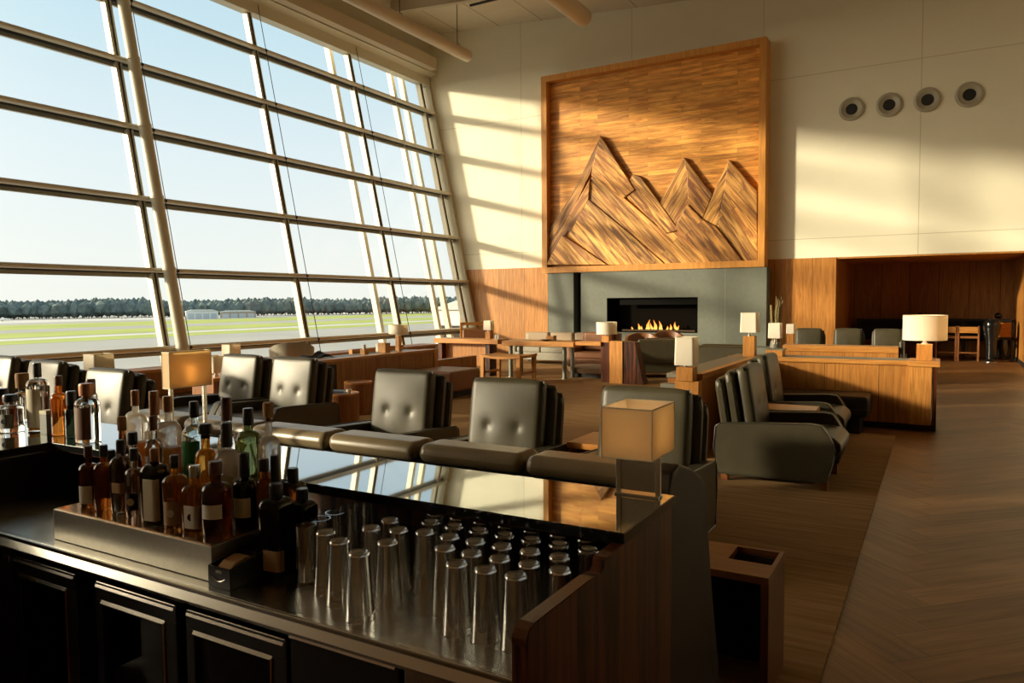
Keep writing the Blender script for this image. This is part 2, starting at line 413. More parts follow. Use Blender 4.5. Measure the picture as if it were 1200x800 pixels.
# glazed bays
MULL = [19.72, 16.35, 12.80, 9.08, 5.40, 1.75, -1.85, -5.4, -9.0]
TZ = [.75, 2.27, 3.69, 5.13, 6.48, 7.81]
def lean(y0, y1, a, b, off=0):   # a strip along the window plane from height a to b
    return
for i in range(len(MULL)):
    ya = MULL[i]
    yb = MULL[i+1] if i+1 < len(MULL) else None
    # one bay: frame bars with a gasket line and the panes
    root = bpy.data.objects.new('window_%d' % (i+1), None) if yb is not None else None
    if root is None: continue
    COL.objects.link(root); root['kind'] = 'structure'
    b0, b1 = (yb, ya)
    if i == 0: b1 = D
    fr = MB(); gk = MB(); gl = MB()
    for z in TZ:
        x = wx(z)
        fr.box((x-.10, b0, z-.035), (x+.15, b1, z+.055))
        fr.tube([(x+.15, b0, z+.01), (x+.15, b1, z+.01)], .045, 8)
        gk.box((x-.07, b0, z-.06), (x+.06, b1, z-.035))
        fr.box((x-.09, b0, z-.13), (x-.02, b1, z-.06))
    z0, z1 = .28, 8.8
    for y, w in ((ya, .07),) + (((yb, .07),) if i+2 == len(MULL) else ()):
        fr.prism([(wx(z0)-.11, z0), (wx(z0)+.05, z0), (wx(z1)+.05, z1), (wx(z1)-.11, z1)], y-w, y+w, 'xz')
        gk.prism([(wx(z0)+.05, z0), (wx(z0)+.08, z0), (wx(z1)+.08, z1), (wx(z1)+.05, z1)], y-.009, y+.009, 'xz')
    if i == 0:
        fr.prism([(wx(z0)-.12, z0), (wx(z0)+.16, z0), (wx(9.3)+.16, 9.3), (wx(9.3)-.12, 9.3)], D-.12, D, 'xz')
    fr.box((wx(.3)-.1, b0, .25), (wx(.3)+.12, b1, .33))
    gl.add([(wx(z0)-.03, b0, z0), (wx(z0)-.03, b1, z0), (wx(z1)-.03, b1, z1), (wx(z1)-.03, b0, z1)], [(0, 1, 2, 3)])
    obj('window_frame', fr, M['metal_cream'], root)
    obj('gasket', gk, M['gasket'], root)
    obj('pane', gl, M['window'], root, smooth=False)
# big round steel columns leaning with the glass
for i, y in enumerate((9.24, -1.7)):
    c = MB().tube([(wx(0)+.30, y, 0), (wx(10)+.30, y, 10)], .115, 20)
    for z in TZ: c.tube([(wx(z)+.30, y, z-.01), (wx(z+.05)+.30, y, z+.05)], .13, 20)
    o = struct('column_%d' % (i+1), c, M['metal_cream'], smooth=True)
# exterior fins outside the glass
for k, (u0, v0, u1, v1, dx) in enumerate(((383, 60, 440, 370, .7), (470, 120, 508, 385, .7), (484, 130, 520, 380, .6))):
    y = at(u1, v1, x=wx(1.5)-dx).y
    fn = MB().prism([(wx(-1)-dx-.05, -1), (wx(-1)-dx+.12, -1), (wx(9.5)-dx+.12, 9.5), (wx(9.5)-dx-.05, 9.5)], y-.07, y+.07, 'xz')
    struct('trim_%d' % (5+k), fn, M['metal_cream'])
# thin blind guide cables hanging in front of the glass
for y, lab in ((9.50, 'thin dark guide cable beside the big round window column'), (13.0, 'thin dark guide cable in front of the second bright mullion'),
               (16.55, 'thin dark guide cable in front of the mullion nearest the far wall'), (17.98, 'pale thin guide cable in the last window bay by the far wall')):
    g = MB().tube([(wx(.35)+.19, y, .35), (wx(9.0)+.19, y, 9.0)], .009, 6)
    for z in TZ: g.box((wx(z)+.16, y-.02, z-.02), (wx(z)+.22, y+.02, z+.03))
    tag(obj('guide_cable', g, M['gasket'] if y < 17 else M['metal_cream']), lab, 'cable', 'blind guide cables')
# ceiling services
def pipe(name, x, z, r, y1, lab, cap=True):
    t = thing(name, lab, 'duct', (x, y1, z))
    obj('duct_body', MB().lathe([(0, 0), (r*.6, 0), (r*.95, -.06), (r, -.16), (r, -24)], 20, M=Matrix.Rotation(-PI/2, 4, 'X')), M['duct'], t)
    for k, yy in enumerate((-.6, -3.2, -6.0)):
        obj('hanger', MB().tube([(0, yy, r*.9), (0, yy, cz(x)-z)], .012, 6).box((-.05, yy-.05, r*.95), (.05, yy+.05, r*1.1)), M['gasket'], t)
    return t
pipe('round_duct', -12.0, 8.75, .17, 18.4, 'long beige round duct hanging just inside the window head')
pipe('round_duct', -7.95, 8.80, .23, 17.6, 'thicker beige round duct ending above the framed mountain artwork')
bt = MB()
for y0, w in ((17.2, .16), (13.4, .16)):
    a, b2 = -13.9, XR
    bt.add([(a, y0, cz(a)-.32), (b2, y0, cz(b2)-.32), (b2, y0+w, cz(b2)-.32), (a, y0+w, cz(a)-.32), (a, y0, cz(a)), (b2, y0, cz(b2)), (b2, y0+w, cz(b2)), (a, y0+w, cz(a))],
           [(0,3,2,1),(4,5,6,7),(0,1,5,4),(1,2,6,5),(2,3,7,6),(3,0,4,7)])
struct('beam', bt, M['duct'])
tr = thing('ceiling_track', 'thin dark track light rail under the ceiling beam above the window end', 'track light', (-9.5, 17.1, cz(-9.5)-.42))
obj('rail', MB().box((-1.6, -.03, 0), (1.6, .03, .05)), M['gasket'], tr)
obj('spot_head', MB().lathe([(0, -.22), (.06, -.22), (.06, -.05), (.03, 0), (0, 0)], 12, c=(.9, 0, 0)), M['white'], tr)
# four round wall nozzles
for k, (u, v) in enumerate(((998, 128), (1042, 123), (1087, 117), (1136, 111))):
    p = at(u, v, y=D)
    t = thing('wall_nozzle', ['leftmost round air nozzle on the cream wall beside the artwork', 'second round air nozzle from the left on the cream wall',
              'third round air nozzle from the left on the cream wall', 'rightmost round air nozzle high on the cream wall'][k], 'air vent', (p.x, D, p.z), 0, 'air nozzles in a row on the cream wall')
    Rm = Matrix.Rotation(PI/2, 4, 'X')
    obj('collar', MB().lathe([(.17, .0), (.27, .0), (.29, .02), (.27, .05), (.23, .06), (.19, .02)], 28, M=Rm, cap=False), plain('grey nozzle metal', (.38, .35, .27), .45) if k == 0 else bpy.data.materials['grey nozzle metal'], t)
    obj('cone', MB().lathe([(.22, .055), (.15, .01), (.13, .008)], 28, M=Rm, cap=False), bpy.data.materials['grey nozzle metal'], t)
    obj('throat', MB().lathe([(0, .012), (.135, .012), (.135, .004), (0, .004)], 24, M=Rm), M['blk_matt'], t)
# ================================================================ FIREPLACE AND ARTWORK
FD = D - .50                                   # front plane of artwork and chimney breast
a0 = at(633.5, 91, y=FD); a1 = at(897.5, 41.5, y=FD); a2 = at(635.5, 319.5, y=FD); a3 = at(896.5, 313, y=FD)
X0, X1 = (a0.x + a2.x) / 2, (a1.x + a3.x) / 2
Z0, Z1 = (a2.z + a3.z) / 2, (a0.z + a1.z) / 2
art = thing('wall_artwork', 'huge framed timber relief of three mountain peaks above the fireplace', 'artwork', ((X0+X1)/2, D, Z0))
W2, H = (X1-X0)/2, Z1-Z0
fw, dep = .17, .50
fo = MB()
fo.box((-W2, -dep, 0), (-W2+fw, 0, H)); fo.box((W2-fw, -dep, 0), (W2, 0, H))
fo.box((-W2+fw, -dep, 0), (W2-fw, 0, fw)); fo.box((-W2+fw, -dep, H-fw), (W2-fw, 0, H))
obj('frame', fo, wood('honey frame oak', (.48, .20, .038), (.66, .31, .07), 'Z', 10, 1.5, .38), art, smooth=False)
obj('plank_board', MB().box((-W2+fw, -.26, fw), (W2-fw, -.20, H-fw)),
    wood('mixed horizontal strips', (.46, .165, .026), (.88, .42, .085), 'X', 8, 1.2, .45, seams=('Z', 'X', .125, 1.5, .37, .003), tone=.26, groove=(.5,.42,.35), ramp=(.36,.64)), art, smooth=False)
def cr(px, py):                                # crop position inside the relief -> local x, z
    p = at(620 + px/2.667, 30 + py/2.667, y=D-.30); return (p.x - (X0+X1)/2, p.z - Z0)
facets = [
    ([(228,345),(205,440),(150,560),(62,700),(62,645),(135,530)], .08, -.95, 0, 'left slope of tall peak'),
    ([(228,345),(275,420),(335,515),(300,540),(200,470),(205,440)], .12, .80, 1, None),
    ([(330,465),(352,475),(415,560),(470,640),(430,650),(290,520)], .09, .84, 2, None),
    ([(200,470),(300,540),(430,650),(470,640),(580,748),(62,748),(62,700),(150,560)], .06, .80, 3, None),
    ([(195,480),(190,545),(128,655),(128,640),(62,748),(62,700),(150,560)], .10, -.95, 1, None),
    ([(190,545),(330,660),(430,748),(240,748),(128,655)], .10, .82, 2, None),
    ([(112,655),(250,748),(62,748)], .15, .78, 3, None),
    ([(487,412),(497,470),(500,560),(462,635),(410,560)], .07, -1.0, 3, None),
    ([(487,412),(545,490),(577,528),(545,605),(500,560),(497,470)], .10, .9, 0, None),
    ([(627,420),(615,500),(590,630),(542,606),(577,528)], .09, -.98, 2, None),
    ([(627,420),(716,520),(716,650),(612,520),(615,500)], .12, .92, 1, None),
    ([(612,520),(716,650),(716,748),(680,748),(590,630)], .09, 1.0, 3, None),
    ([(500,560),(545,605),(590,630),(680,748),(580,748),(462,635)], .14, .95, 0, None),
]
fm = {}
for k, (poly, th, ang, tone, lab) in enumerate(facets):
    key = (round(ang, 1), tone)
    if key not in fm:
        d = [(.15, .05, .012), (.24, .085, .02), (.20, .07, .016), (.28, .105, .024)][tone]; l = [(.66, .31, .07), (.80, .40, .095), (.86, .46, .12), (.84, .45, .115)][tone]
        fm[key] = wood('relief grain %d' % len(fm), d, l, 'X', 10, 1.0, .45, seams=('Z', 'X', .21, 9, .4, .006), tone=.36, rot=-ang, groove=(.3,.24,.18), ramp=(.41,.63))
    pl = [cr(*q) for q in poly]
    obj('mountain_facet', MB().prism(pl, -.26-th*1.5, -.25, 'xz', bev=.015), fm[key], art, smooth=False)

# chimney breast: honed stone slabs, wide gas fire, raised hearth
fp = thing('fireplace', 'wide stone fireplace with a low burning gas flame under the mountain artwork', 'fireplace', (0, D, 0))
sx0 = at(680, 330, y=FD).x; sx1 = at(898, 330, y=FD).x
o0 = at(710.5, 349.5, y=FD); o1 = at(817, 387, y=FD); oz1 = at(765, 348.5, y=FD).z; oz0 = at(765, 389.5, y=FD).z
top = Z0 - .004
pr = -.46
su = MB()
su.box((sx0, pr, 0), (o0.x, -.02, top)); su.box((o1.x, pr, 0), (sx1, -.02, top))
su.box((o0.x, pr, 0), (o1.x, -.02, oz0)); su.box((o0.x, pr, oz1), (o1.x, -.02, top))
obj('surround', su, M['slate'], fp, smooth=False)
lx0, lx1 = at(641, 330, y=FD).x, at(671, 330, y=FD).x
obj('side_slab', MB().box((lx0, pr+.02, 0), (lx1, -.03, top)), M['slate'], fp, smooth=False)
obj('shadow_gap', MB().box((lx1, -.10, 0), (sx0, -.04, top)), M['blk_matt'], fp, smooth=False, label='dark recessed gap between the stone slabs')
for xx in (sx1 - 1.05, ):
    obj('stone_joint', MB().box((xx-.006, pr-.003, .5), (xx+.006, pr+.01, top)), plain('pale joint', (.26, .27, .22), .6), fp, smooth=False)
fb = MB()
fb.box((o0.x, -.03, oz0), (o1.x, -.02, oz1)); fb.box((o0.x, pr+.01, oz0-.01), (o1.x, -.02, oz0)); fb.box((o0.x, pr+.01, oz1-.02), (o1.x, -.02, oz1+.01))
fb.box((o0.x-.01, pr+.01, oz0), (o0.x+.02, -.02, oz1)); fb.box((o1.x-.02, pr+.01, oz0), (o1.x+.01, -.02, oz1))
fbo = obj('firebox', fb, M['firebox'], fp, smooth=False)
obj('heat_baffle', MB().box((o0.x+.35, pr+.10, oz1-.20), (o1.x-.03, pr+.13, oz1-.02)), plain('dark baffle', (.004, .004, .0035), .8, spec=.08), fbo, smooth=False)
obj('burner_tray', MB().box((o0.x+.42, pr+.1, oz0+.03), (o1.x-.1, pr+.3, oz0+.07)), plain('burner steel', (.12, .08, .05), .4, 1), fbo, smooth=False)
obj('hearth', MB().rbox((sx0-.3, -1.15, 0), (sx1+.25, pr, .42), .02), M['slate'], fp)
# flames: tongues with a hot core
fm_ = bpy.data.materials.new('gas flame'); fm_.use_nodes = True
nt = fm_.node_tree; N, L = nt.nodes, nt.links; N.remove(N['Principled BSDF'])
tc = N.new('ShaderNodeTexCoord'); sp = N.new('ShaderNodeSeparateXYZ'); L.new(tc.outputs['Generated'], sp.inputs[0])
rp = N.new('ShaderNodeValToRGB'); rp.color_ramp.elements[0].color = (1, .55, .12, 1); rp.color_ramp.elements[1].color = (.9, .22, .02, 1)
e = rp.color_ramp.elements.new(.45); e.color = (1, .40, .07, 1)
L.new(sp.outputs['Z'], rp.inputs[0]); em = N.new('ShaderNodeEmission'); em.inputs[1].default_value = 1.9
L.new(rp.outputs[0], em.inputs[0]); L.new(em.outputs[0], N['Material Output'].inputs['Surface'])
M['flame'] = fm_
for u, ht in ((740, .10), (748, .22), (753, .13), (757, .18), (760.5, .36), (763.5, .24), (767, .34), (769, .2), (773, .31), (775, .16), (781, .14), (785, .2), (792, .28), (795, .16)):
    p = at(u, 388, y=D+pr+.2)
    ht *= .82; r = .022 + ht*.10
    fl = MB()
    prof = [(0, 0), (r*.9, .02), (r, ht*.18), (r*.75, ht*.45), (r*.35, ht*.75), (0, ht)]
    fl.lathe(prof, 10)
    ph = random.random()*6
    fl.v = [(x + .035*math.sin(z*14+ph), y, z) for x, y, z in fl.v]
    o = obj('flame', fl, M['flame'], fp); o.location = (p.x, pr+.2, oz0+.07)
# ================================================================ THE BAR
CZ, LZ = .86, 1.055                           # steel worktop, glass shelf
CY, LY0, LY1 = 1.22, 1.61, 2.00
LX0, LX1 = -3.07, -.634
bar = thing('bar_counter', 'dark bar with brushed steel worktop and a striped rosewood end panel', 'bar counter', (0, 0, 0))
wt = MB().rbox((LX0, CY, CZ-.045), (LX1-.03, LY1-.06, CZ), .006)
obj('worktop', wt, M['steel'], bar)
obj('worktop_edge', MB().prism([(CY+.02, CZ-.040), (CY-.010, CZ-.040), (CY-.012, CZ-.032), (CY+.008, CZ+.0006), (CY+.02, CZ+.0006)], LX0, LX1-.03, 'yz'), M['steel_edge'], bar, smooth=False)
# stepped end panel with a scooped shoulder
xo = LX1
prof = [(1.14, .06), (1.14, .985), (1.148, 1.0), (1.17, 1.008), (1.44, 1.004), (1.468, 1.004), (1.485, .999), (1.50, 1.006), (1.507, 1.022), (1.515, 1.027), (1.98, 1.027), (1.98, .06)]
obj('end_panel', MB().prism(prof, xo-.030, xo, 'yz'), M['rose'], bar, smooth=False)
obj('panel_cap', MB().prism([(1.142, .95), (1.139, .99), (1.15, 1.004), (1.17, 1.0105), (1.44, 1.0075), (1.44, 1.003), (1.17, 1.006), (1.153, 1.0), (1.145, .985), (1.145, .95)], xo-.0305, xo-.0, 'yz'), M['rose_y'], bar, smooth=False)
body = MB().box((LX0, LY1-.06, .02), (xo-.03, LY1, LZ-.03))
obj('rear_panel', body, M['rose'], bar, smooth=False)
obj('base_carcass', MB().box((LX0, CY+.10, .02), (xo-.031, LY1-.06, CZ-.046)), M['blk'], bar, smooth=False)
# side wing running towards us on the left, under the return of the glass shelf
wing = MB().rbox((-3.75, .55, .02), (LX0, LY1-.02, LZ-.028), .012)
obj('side_wing', wing, M['blk'], bar)
obj('wing_panel', MB().box((LX0, .7, .12), (LX0+.004, 1.22, .80)), M['blk'], bar)
# glass shelf, L shaped
sh = MB().prism([(LX1+.004, LY0), (LX1+.004, LY1), (-3.78, LY1), (-3.78, .5), (LX0, .5), (LX0, LY0)], LZ-.026, LZ-.002, 'xy')
gs = tag(obj('glass_shelf', sh, M['blk_gloss'], smooth=False), 'dark mirror glass shelf reflecting the windows, along the back of the bar', 'shelf')
e_ = .003
obj('mirror_top', MB().prism([(LX1+.004-e_, LY0+e_), (LX1+.004-e_, LY1-e_), (-3.78, LY1-e_), (-3.78, .5), (LX0-e_, .5), (LX0-e_, LY0+e_)], LZ-.0019, LZ, 'xy'), M['mirror'], gs, smooth=False)
obj('wood_fillet', MB().box((LX0, LY0+.015, LZ-.034), (LX1-.03, LY0+.05, LZ-.026)), M['rose_y'], bar, smooth=False)
# steel riser under the bottles
RZ, RY0, RY1, RX0, RX1 = .96, 1.27, 1.607, -2.42, -1.662
ri = thing('bottle_riser', 'brushed steel step holding the crowd of bottles on the worktop', 'display riser', ((RX0+RX1)/2, 1.43, CZ+.001))
hw = (RX1-RX0)/2
obj('riser_box', MB().rbox((-hw, RY0-1.43, 0), (hw, RY1-1.43, RZ-CZ-.004), .003), plain('satin riser steel', (.60, .57, .50), .38, 1, noise=.05, nscale=60), ri)
obj('riser_top', MB().rbox((-hw+.012, RY0-1.43+.006, RZ-CZ-.004), (hw-.01, RY1-1.43-.01, RZ-CZ), .001), plain('steel top with warm glow tint', (.42, .25, .13), .16, .9), ri)  # brown tint paints in the warm bottle glow reflected by the steel
# fridge doors and panels below
def fridge(u0, u1, lab, shelves, extra=None):
    ya = CY+.045
    x0, x1 = at(u0, 700, y=ya).x, at(u1, 720, y=ya).x
    t = thing('glass_door_fridge', lab, 'fridge', ((x0+x1)/2, ya, .1), 0, 'under counter fridges')
    w = (x1-x0)/2; zt = .678
    obj('cabinet', MB().box((-w, .03, 0), (w, .05, zt)), M['blk_matt'], t, smooth=False)
    d = MB(); fr = .035
    d.rbox((-w, -.02, zt-.05), (w, .02, zt), .004); d.rbox((-w, -.02, 0), (w, .02, .05), .004)
    d.rbox((-w, -.02, .05), (-w+fr, .02, zt-.05), .004); d.rbox((w-fr-.02, -.02, .05), (w, .02, zt-.05), .004)
    do = obj('door', d, M['blk'], t)
    obj('door_glass', MB().box((-w+fr, -.004, .05), (w-fr-.02, .0, zt-.05)), M['window'], do, smooth=False)
    obj('edge_strip', MB().prism([(-.024, zt-.012), (-.016, zt+.002), (-.010, zt+.002), (-.018, zt-.012)], -w+.006, w-.01, 'yz').prism([(-.024, zt-.058), (-.017, zt-.046), (-.012, zt-.046), (-.018, zt-.058)], -w+fr-.004, w-fr-.016, 'yz'), M['steel_edge'], do, smooth=False)
    obj('hinge_rail', MB().box((w-fr-.02, -.024, .05), (w-fr-.016, -.02, zt-.055)), plain('copper hinge rail', (.32, .12, .05), .4, .6) if 'copper hinge rail' not in bpy.data.materials else bpy.data.materials['copper hinge rail'], do)
    for k in range(shelves):
        z = zt - .13 - k*(.085 if shelves > 3 else .15)
        s_ = MB().tube([(-w+.08, .006, z), (w-.07, .006, z)], .005, 6)
        for q in range(9): s_.tube([(-w+.08 + q*(2*w-.15)/8, .004, z), (-w+.08 + q*(2*w-.15)/8, .03, z+.008)], .0015, 4)
        obj('wire_shelf', s_, M['white'], t)  # white paints in the bright reflections on the chrome wires
    return t
fridge(26, 98, 'black glass door fridge at the far left with many wire shelves', 6)
fridge(119, 214, 'black glass door fridge below the left end of the bottle riser', 2)
fridge(224, 342, 'black glass door fridge below the garnish caddy', 2)
ya = CY+.045
p0, p1 = at(347, 750, y=ya), at(474, 770, y=ya)
t = thing('drawer_front', 'plain black drawer front with a thin bright top edge below the glasses', 'drawer', ((p0.x+p1.x)/2, ya, .1))
w = (p1.x-p0.x)/2
obj('front_panel', MB().rbox((-w, -.02, 0), (w, .02, .705), .004), M['blk'], t)
obj('top_trim', MB().prism([(-.024, .693), (-.016, .707), (-.010, .707), (-.018, .693)], -w, w-.01, 'yz'), M['steel_edge'], t, smooth=False)
p0, p1 = at(480, 780, y=ya), at(592, 800, y=ya)
t = thing('notice_frame', 'steel framed cream notice under the worktop beside the end panel', 'notice', ((p0.x+p1.x)/2, ya, .1))
w = (p1.x-p0.x)/2
obj('frame', MB().rbox((-w, -.02, .665), (w, .01, .70), .003).rbox((-w, -.02, 0), (-w+.025, .01, .665), .003).rbox((w-.02, -.02, 0), (w, .01, .665), .003), M['steel'], t)
obj('notice_card', MB().box((-w+.045, -.006, .02), (w-.02, 0, .65)), M['paper'], t, smooth=False)
obj('backing', MB().box((-w+.02, 0, .02), (w-.02, .008, .665)), M['blk_matt'], t, smooth=False)
ln = MB()
ln.box((-w+.085, -.0075, .634), (-w+.15, -.006, .638)); ln.box((-w+.115, -.0075, .60), (-w+.119, -.006, .634))
obj('printed_letter', ln, M['blk_matt'], t, smooth=False)
u0, u1 = at(2, 660, y=ya), at(22, 660, y=ya)
x0_, x1_ = LX0 + .01, at(23, 660, y=ya).x
t = thing('cabinet_door', 'plain black cabinet door beside the side wing of the bar', 'cabinet', ((x0_+x1_)/2, ya, .1))
w = (x1_-x0_)/2
obj('door', MB().rbox((-w, -.02, 0), (w, .02, .70), .004), M['blk'], t)
obj('pull', MB().rbox((w-.05, -.026, .655), (w-.015, -.02, .68), .002), M['chrome'], t)

# ---------------------------------------------------------------- bottles
G = dict(
    clear=glass('clear bottle glass', (.97, .98, .98)), frost=spirit('frosted bottle glass', (.93, .95, .95), .5),
    amber=spirit('amber spirit glass', (.98, .52, .10), .30), amber_dk=spirit('deep amber glass', (.80, .27, .04), .18),
    brown=spirit('dark brown glass', (.20, .06, .015), .10), green=spirit('olive green glass', (.30, .38, .16), .3),
    green_dk=glass('very dark green glass', (.02, .03, .015)), smoke=glass('smoky grey glass', (.45, .46, .44)),
    blue=glass('pale blue glass', (.70, .84, .90)),
)
LIQ = spirit('amber spirit', (.98, .45, .07), .6)
CAP = dict(black=M['blk'], cork=plain('cork', (.36, .20, .09), .8), copper=plain('copper foil cap', (.30, .13, .06), .35, .4), silver=M['chrome'],
           brown=plain('brown wax cap', (.11, .04, .02), .4), wood=plain('turned wood stopper', (.28, .13, .05), .5))
LB = dict(cream=M['paper'], white=M['white'], black=M['blk_matt'], grey=plain('grey label', (.30, .30, .28), .6), tan=plain('tan label', (.45, .30, .15), .6),
          green=plain('bright green label', (.05, .30, .07), .5), brown=plain('brown label', (.14, .06, .03), .6))
def bottle(lab, x, y, z, h, w, gl, cap='black', shoulder=.62, neck=.30, sq=None, label=None, lz=(.12, .5), liquid=None, capk=.12, shl=.11, pad=1.0, emblem=None, stopper=False):
    """lathe bottle: h height, w body width; shoulder = height where the body starts to narrow"""
    t = thing('liquor_bottle', lab, 'bottle', (x, y, z), .15, 'liquor bottles on the bar')
    r = w/2; rn = max(.010, r*neck); hs = h*shoulder; hn = h*(1-capk)
    sh = h*shl; k0 = 7
    body = [(0, .004), (r*.85, 0), (r*.97, .003), (r, .012), (r, hs*.5), (r*pad, hs)]
    for q in range(1, k0+1):
        tt = q/k0; ang = tt*PI/2
        body.append((rn + (r*pad-rn)*(1 - math.sin(ang)**1.25) if False else rn + (r*pad-rn)*math.cos(ang)**.85, hs + sh*math.sin(ang)))
    body += [(rn, hs + sh + h*.02), (rn*.98, max(hn, hs+sh+h*.03)), (0, max(hn, hs+sh+h*.03))]
    n = 28
    g = obj('glass_body', MB().lathe(body, n, sq=sq), G[gl], t, angle=60)
    if liquid:
        f = liquid
        li = [(0, .008), (r*.90, .008), (r*.92, .02), (r*.92, hs*f*.98), (0, hs*f*.98)]
        obj('liquid', MB().lathe(li, n, sq=sq), LIQ, t, angle=60)
    rc = rn*1.22
    if hn < hs+sh+h*.03: hn = hs+sh+h*.03
    if stopper: cpf = [(0, hn-.01), (rn*.95, hn-.01), (rn*.95, hn+.002), (rc*1.25, hn+.004), (rc*1.3, h-.006), (rc*1.1, h), (0, h)]
    else: cpf = [(0, hn-.012), (rc, hn-.012), (rc*1.02, hn-.004), (rc*1.02, h-.005), (rc*.9, h), (0, h)]
    obj('cap', MB().lathe(cpf, 18), CAP[cap], t)
    if label:
        la = MB(); z0, z1 = hs*lz[0], hs*lz[1]; q = 14; k = []
        vs = []
        for i in range(q+1):
            a = -PI/2 - .78 + 1.56*i/q + .35
            ca, sa = math.cos(a), math.sin(a); gg = 1.0
            if sq: gg = (abs(ca)**sq + abs(sa)**sq) ** (-1/sq)
            for rr, zz in ((r*1.012, z0), (r*1.012, z1), (r*1.004, z1), (r*1.004, z0)): vs.append((rr*ca*gg, rr*sa*gg, zz))
        for i in range(q):
            for e_ in range(4): k.append((i*4+e_, i*4+4+e_, i*4+4+(e_+1) % 4, i*4+(e_+1) % 4))
        lo = obj('label', la.add(vs, k), LB[label], t)
        if emblem:
            aa = -PI/2 + .35
            em = MB().lathe([(0, 0), (.011, 0), (.011, .0015), (0, .0015)], 14, M=Matrix.Translation((r*1.012*math.cos(aa), r*1.012*math.sin(aa), (z0+z1)/2)) @ Matrix.Rotation(aa+PI/2, 4, 'Z') @ Matrix.Rotation(PI/2, 4, 'X'))
            obj('emblem', em, LB[emblem], lo)
    return t
def on_riser(u, vb, z=RZ):
    p = at(u, vb, z=z); return p.x, min(max(p.y, RY0+.045), RY1-.045)
def place(lab, u, vt, width, y, z, gl, **kw):
    p = at(u, vt, y=y); h = p.z - z
    wpx = width
    dist = (ROT.transposed() @ (p - CAM)).z
    bottle(lab, p.x, y, z, h, wpx*dist/F, gl, **kw)
# front row on the riser
place('dark whisky bottle with a white label at the left end of the riser', 103, 522, 22, 1.335, RZ, 'brown', cap='brown', label='white', lz=(.15, .62), shoulder=.60)
place('amber bourbon bottle with tapering shoulders, second from the riser end', 121, 521, 23, 1.345, RZ, 'amber_dk', cap='black', label=None, shoulder=.62)
place('squared grey flask bottle with a small tan seal', 141, 515, 20, 1.345, RZ, 'smoke', cap='black', sq=6, label='tan', lz=(.45, .66), shoulder=.66, neck=.4)
place('clear slim bottle with a black shield label', 156.5, 525, 21, 1.34, RZ, 'clear', cap='black', label='black', lz=(.2, .62), shoulder=.6, emblem='cream')
place('dark green square bottle with a tall cream label', 180.5, 525, 25, 1.335, RZ, 'green_dk', cap='copper', sq=7, label='cream', lz=(.08, .9), shoulder=.68)
place('round amber whisky bottle with a black neck and pale label', 204, 533, 27, 1.335, RZ, 'amber', cap='black', label='tan', lz=(.1, .62), shoulder=.62, pad=1.06, emblem='white')
place('small square amber bottle with a white crest label and silver cap', 228, 545, 25, 1.34, RZ, 'amber', cap='silver', sq=6, label='white', lz=(.12, .7), shoulder=.60, neck=.42, emblem='black')
place('dark brown liqueur bottle with a white oval label', 252, 540, 33, 1.345, RZ, 'brown', cap='brown', label='white', lz=(.42, .74), shoulder=.60, neck=.38)
place('tall near black wine bottle with a cream label beside the caddy', 286, 530, 28, 1.43, RZ, 'green_dk', cap='black', label='cream', lz=(.3, .78), shoulder=.54, neck=.33, capk=.26)
# second row
MY = 1.44
place('slim dark bottle with a brown cork between the two rows', 142.5, 488, 16, MY, RZ, 'brown', cap='cork', shoulder=.55, neck=.5)
place('black capped grey bottle peeking behind the squared flask', 155, 506, 18, MY-.01, RZ, 'smoke', cap='black', shoulder=.6, neck=.5)
place('small round bottle with a white and black label and dark stopper', 179, 487, 20, MY+.02, RZ, 'clear', cap='brown', label='white', lz=(.4, .9), shoulder=.62, liquid=.5, emblem='black')
place('amber bottle with a black stopper and straight sides behind the crest bottle', 240, 496, 24, MY, RZ, 'amber', cap='black', shoulder=.62, neck=.42, stopper=True)
place('milky white bottle with a long black cap', 265, 495, 29, MY, RZ, 'frost', cap='black', label='cream', lz=(.15, .8), shoulder=.62, neck=.36, capk=.2)
place('slim amber bottle with a dark neck wedged beside the wine bottle', 309, 537, 18, 1.45, RZ, 'amber', cap='black', shoulder=.6, neck=.5)
place('narrow dark amber bottle with a tall black cap right of the wine bottle', 322, 533, 14, 1.49, CZ+.001, 'amber_dk', cap='black', shoulder=.5, neck=.6, capk=.25)
place('dark low bottle between the whisky and bourbon bottles', 130, 527, 15, MY-.045, RZ, 'brown', cap='black', shoulder=.62, neck=.5)
# rear row
BY = 1.55
place('tall frosted vodka bottle with a copper cap, leftmost of the rear row', 158, 457, 25, BY, RZ, 'frost', cap='copper', shoulder=.66, liquid=.75)
place('slender clear bottle with a pale capsule behind the frosted vodka', 180, 458, 15, BY, RZ, 'clear', cap='copper', shoulder=.62, neck=.6, capk=.2)
place('broad frosted bottle half filled with amber and a copper cap', 196, 464, 29, BY-.01, RZ, 'frost', cap='copper', shoulder=.64, liquid=.8)
place('clear bottle with a bright green label and black cap', 227, 470, 29, BY-.02, RZ, 'blue', cap='black', label='green', lz=(.2, .95), shoulder=.66, emblem='cream')
place('clear tall bottle with a dark banded cap behind the milky bottle', 265, 465, 22, BY+.008, RZ, 'clear', cap='brown', shoulder=.56, neck=.45, capk=.18, liquid=.8)
place('ribbed olive green bottle with round shoulders and a black cap', 290.5, 478, 30, BY-.03, RZ, 'green', cap='black', shoulder=.68, neck=.33, liquid=None)
place('frosted white bottle with a cork stopper at the right of the rear row', 314, 471, 26, BY-.02, RZ, 'frost', cap='cork', shoulder=.60, capk=.14, stopper=True, liquid=.7)
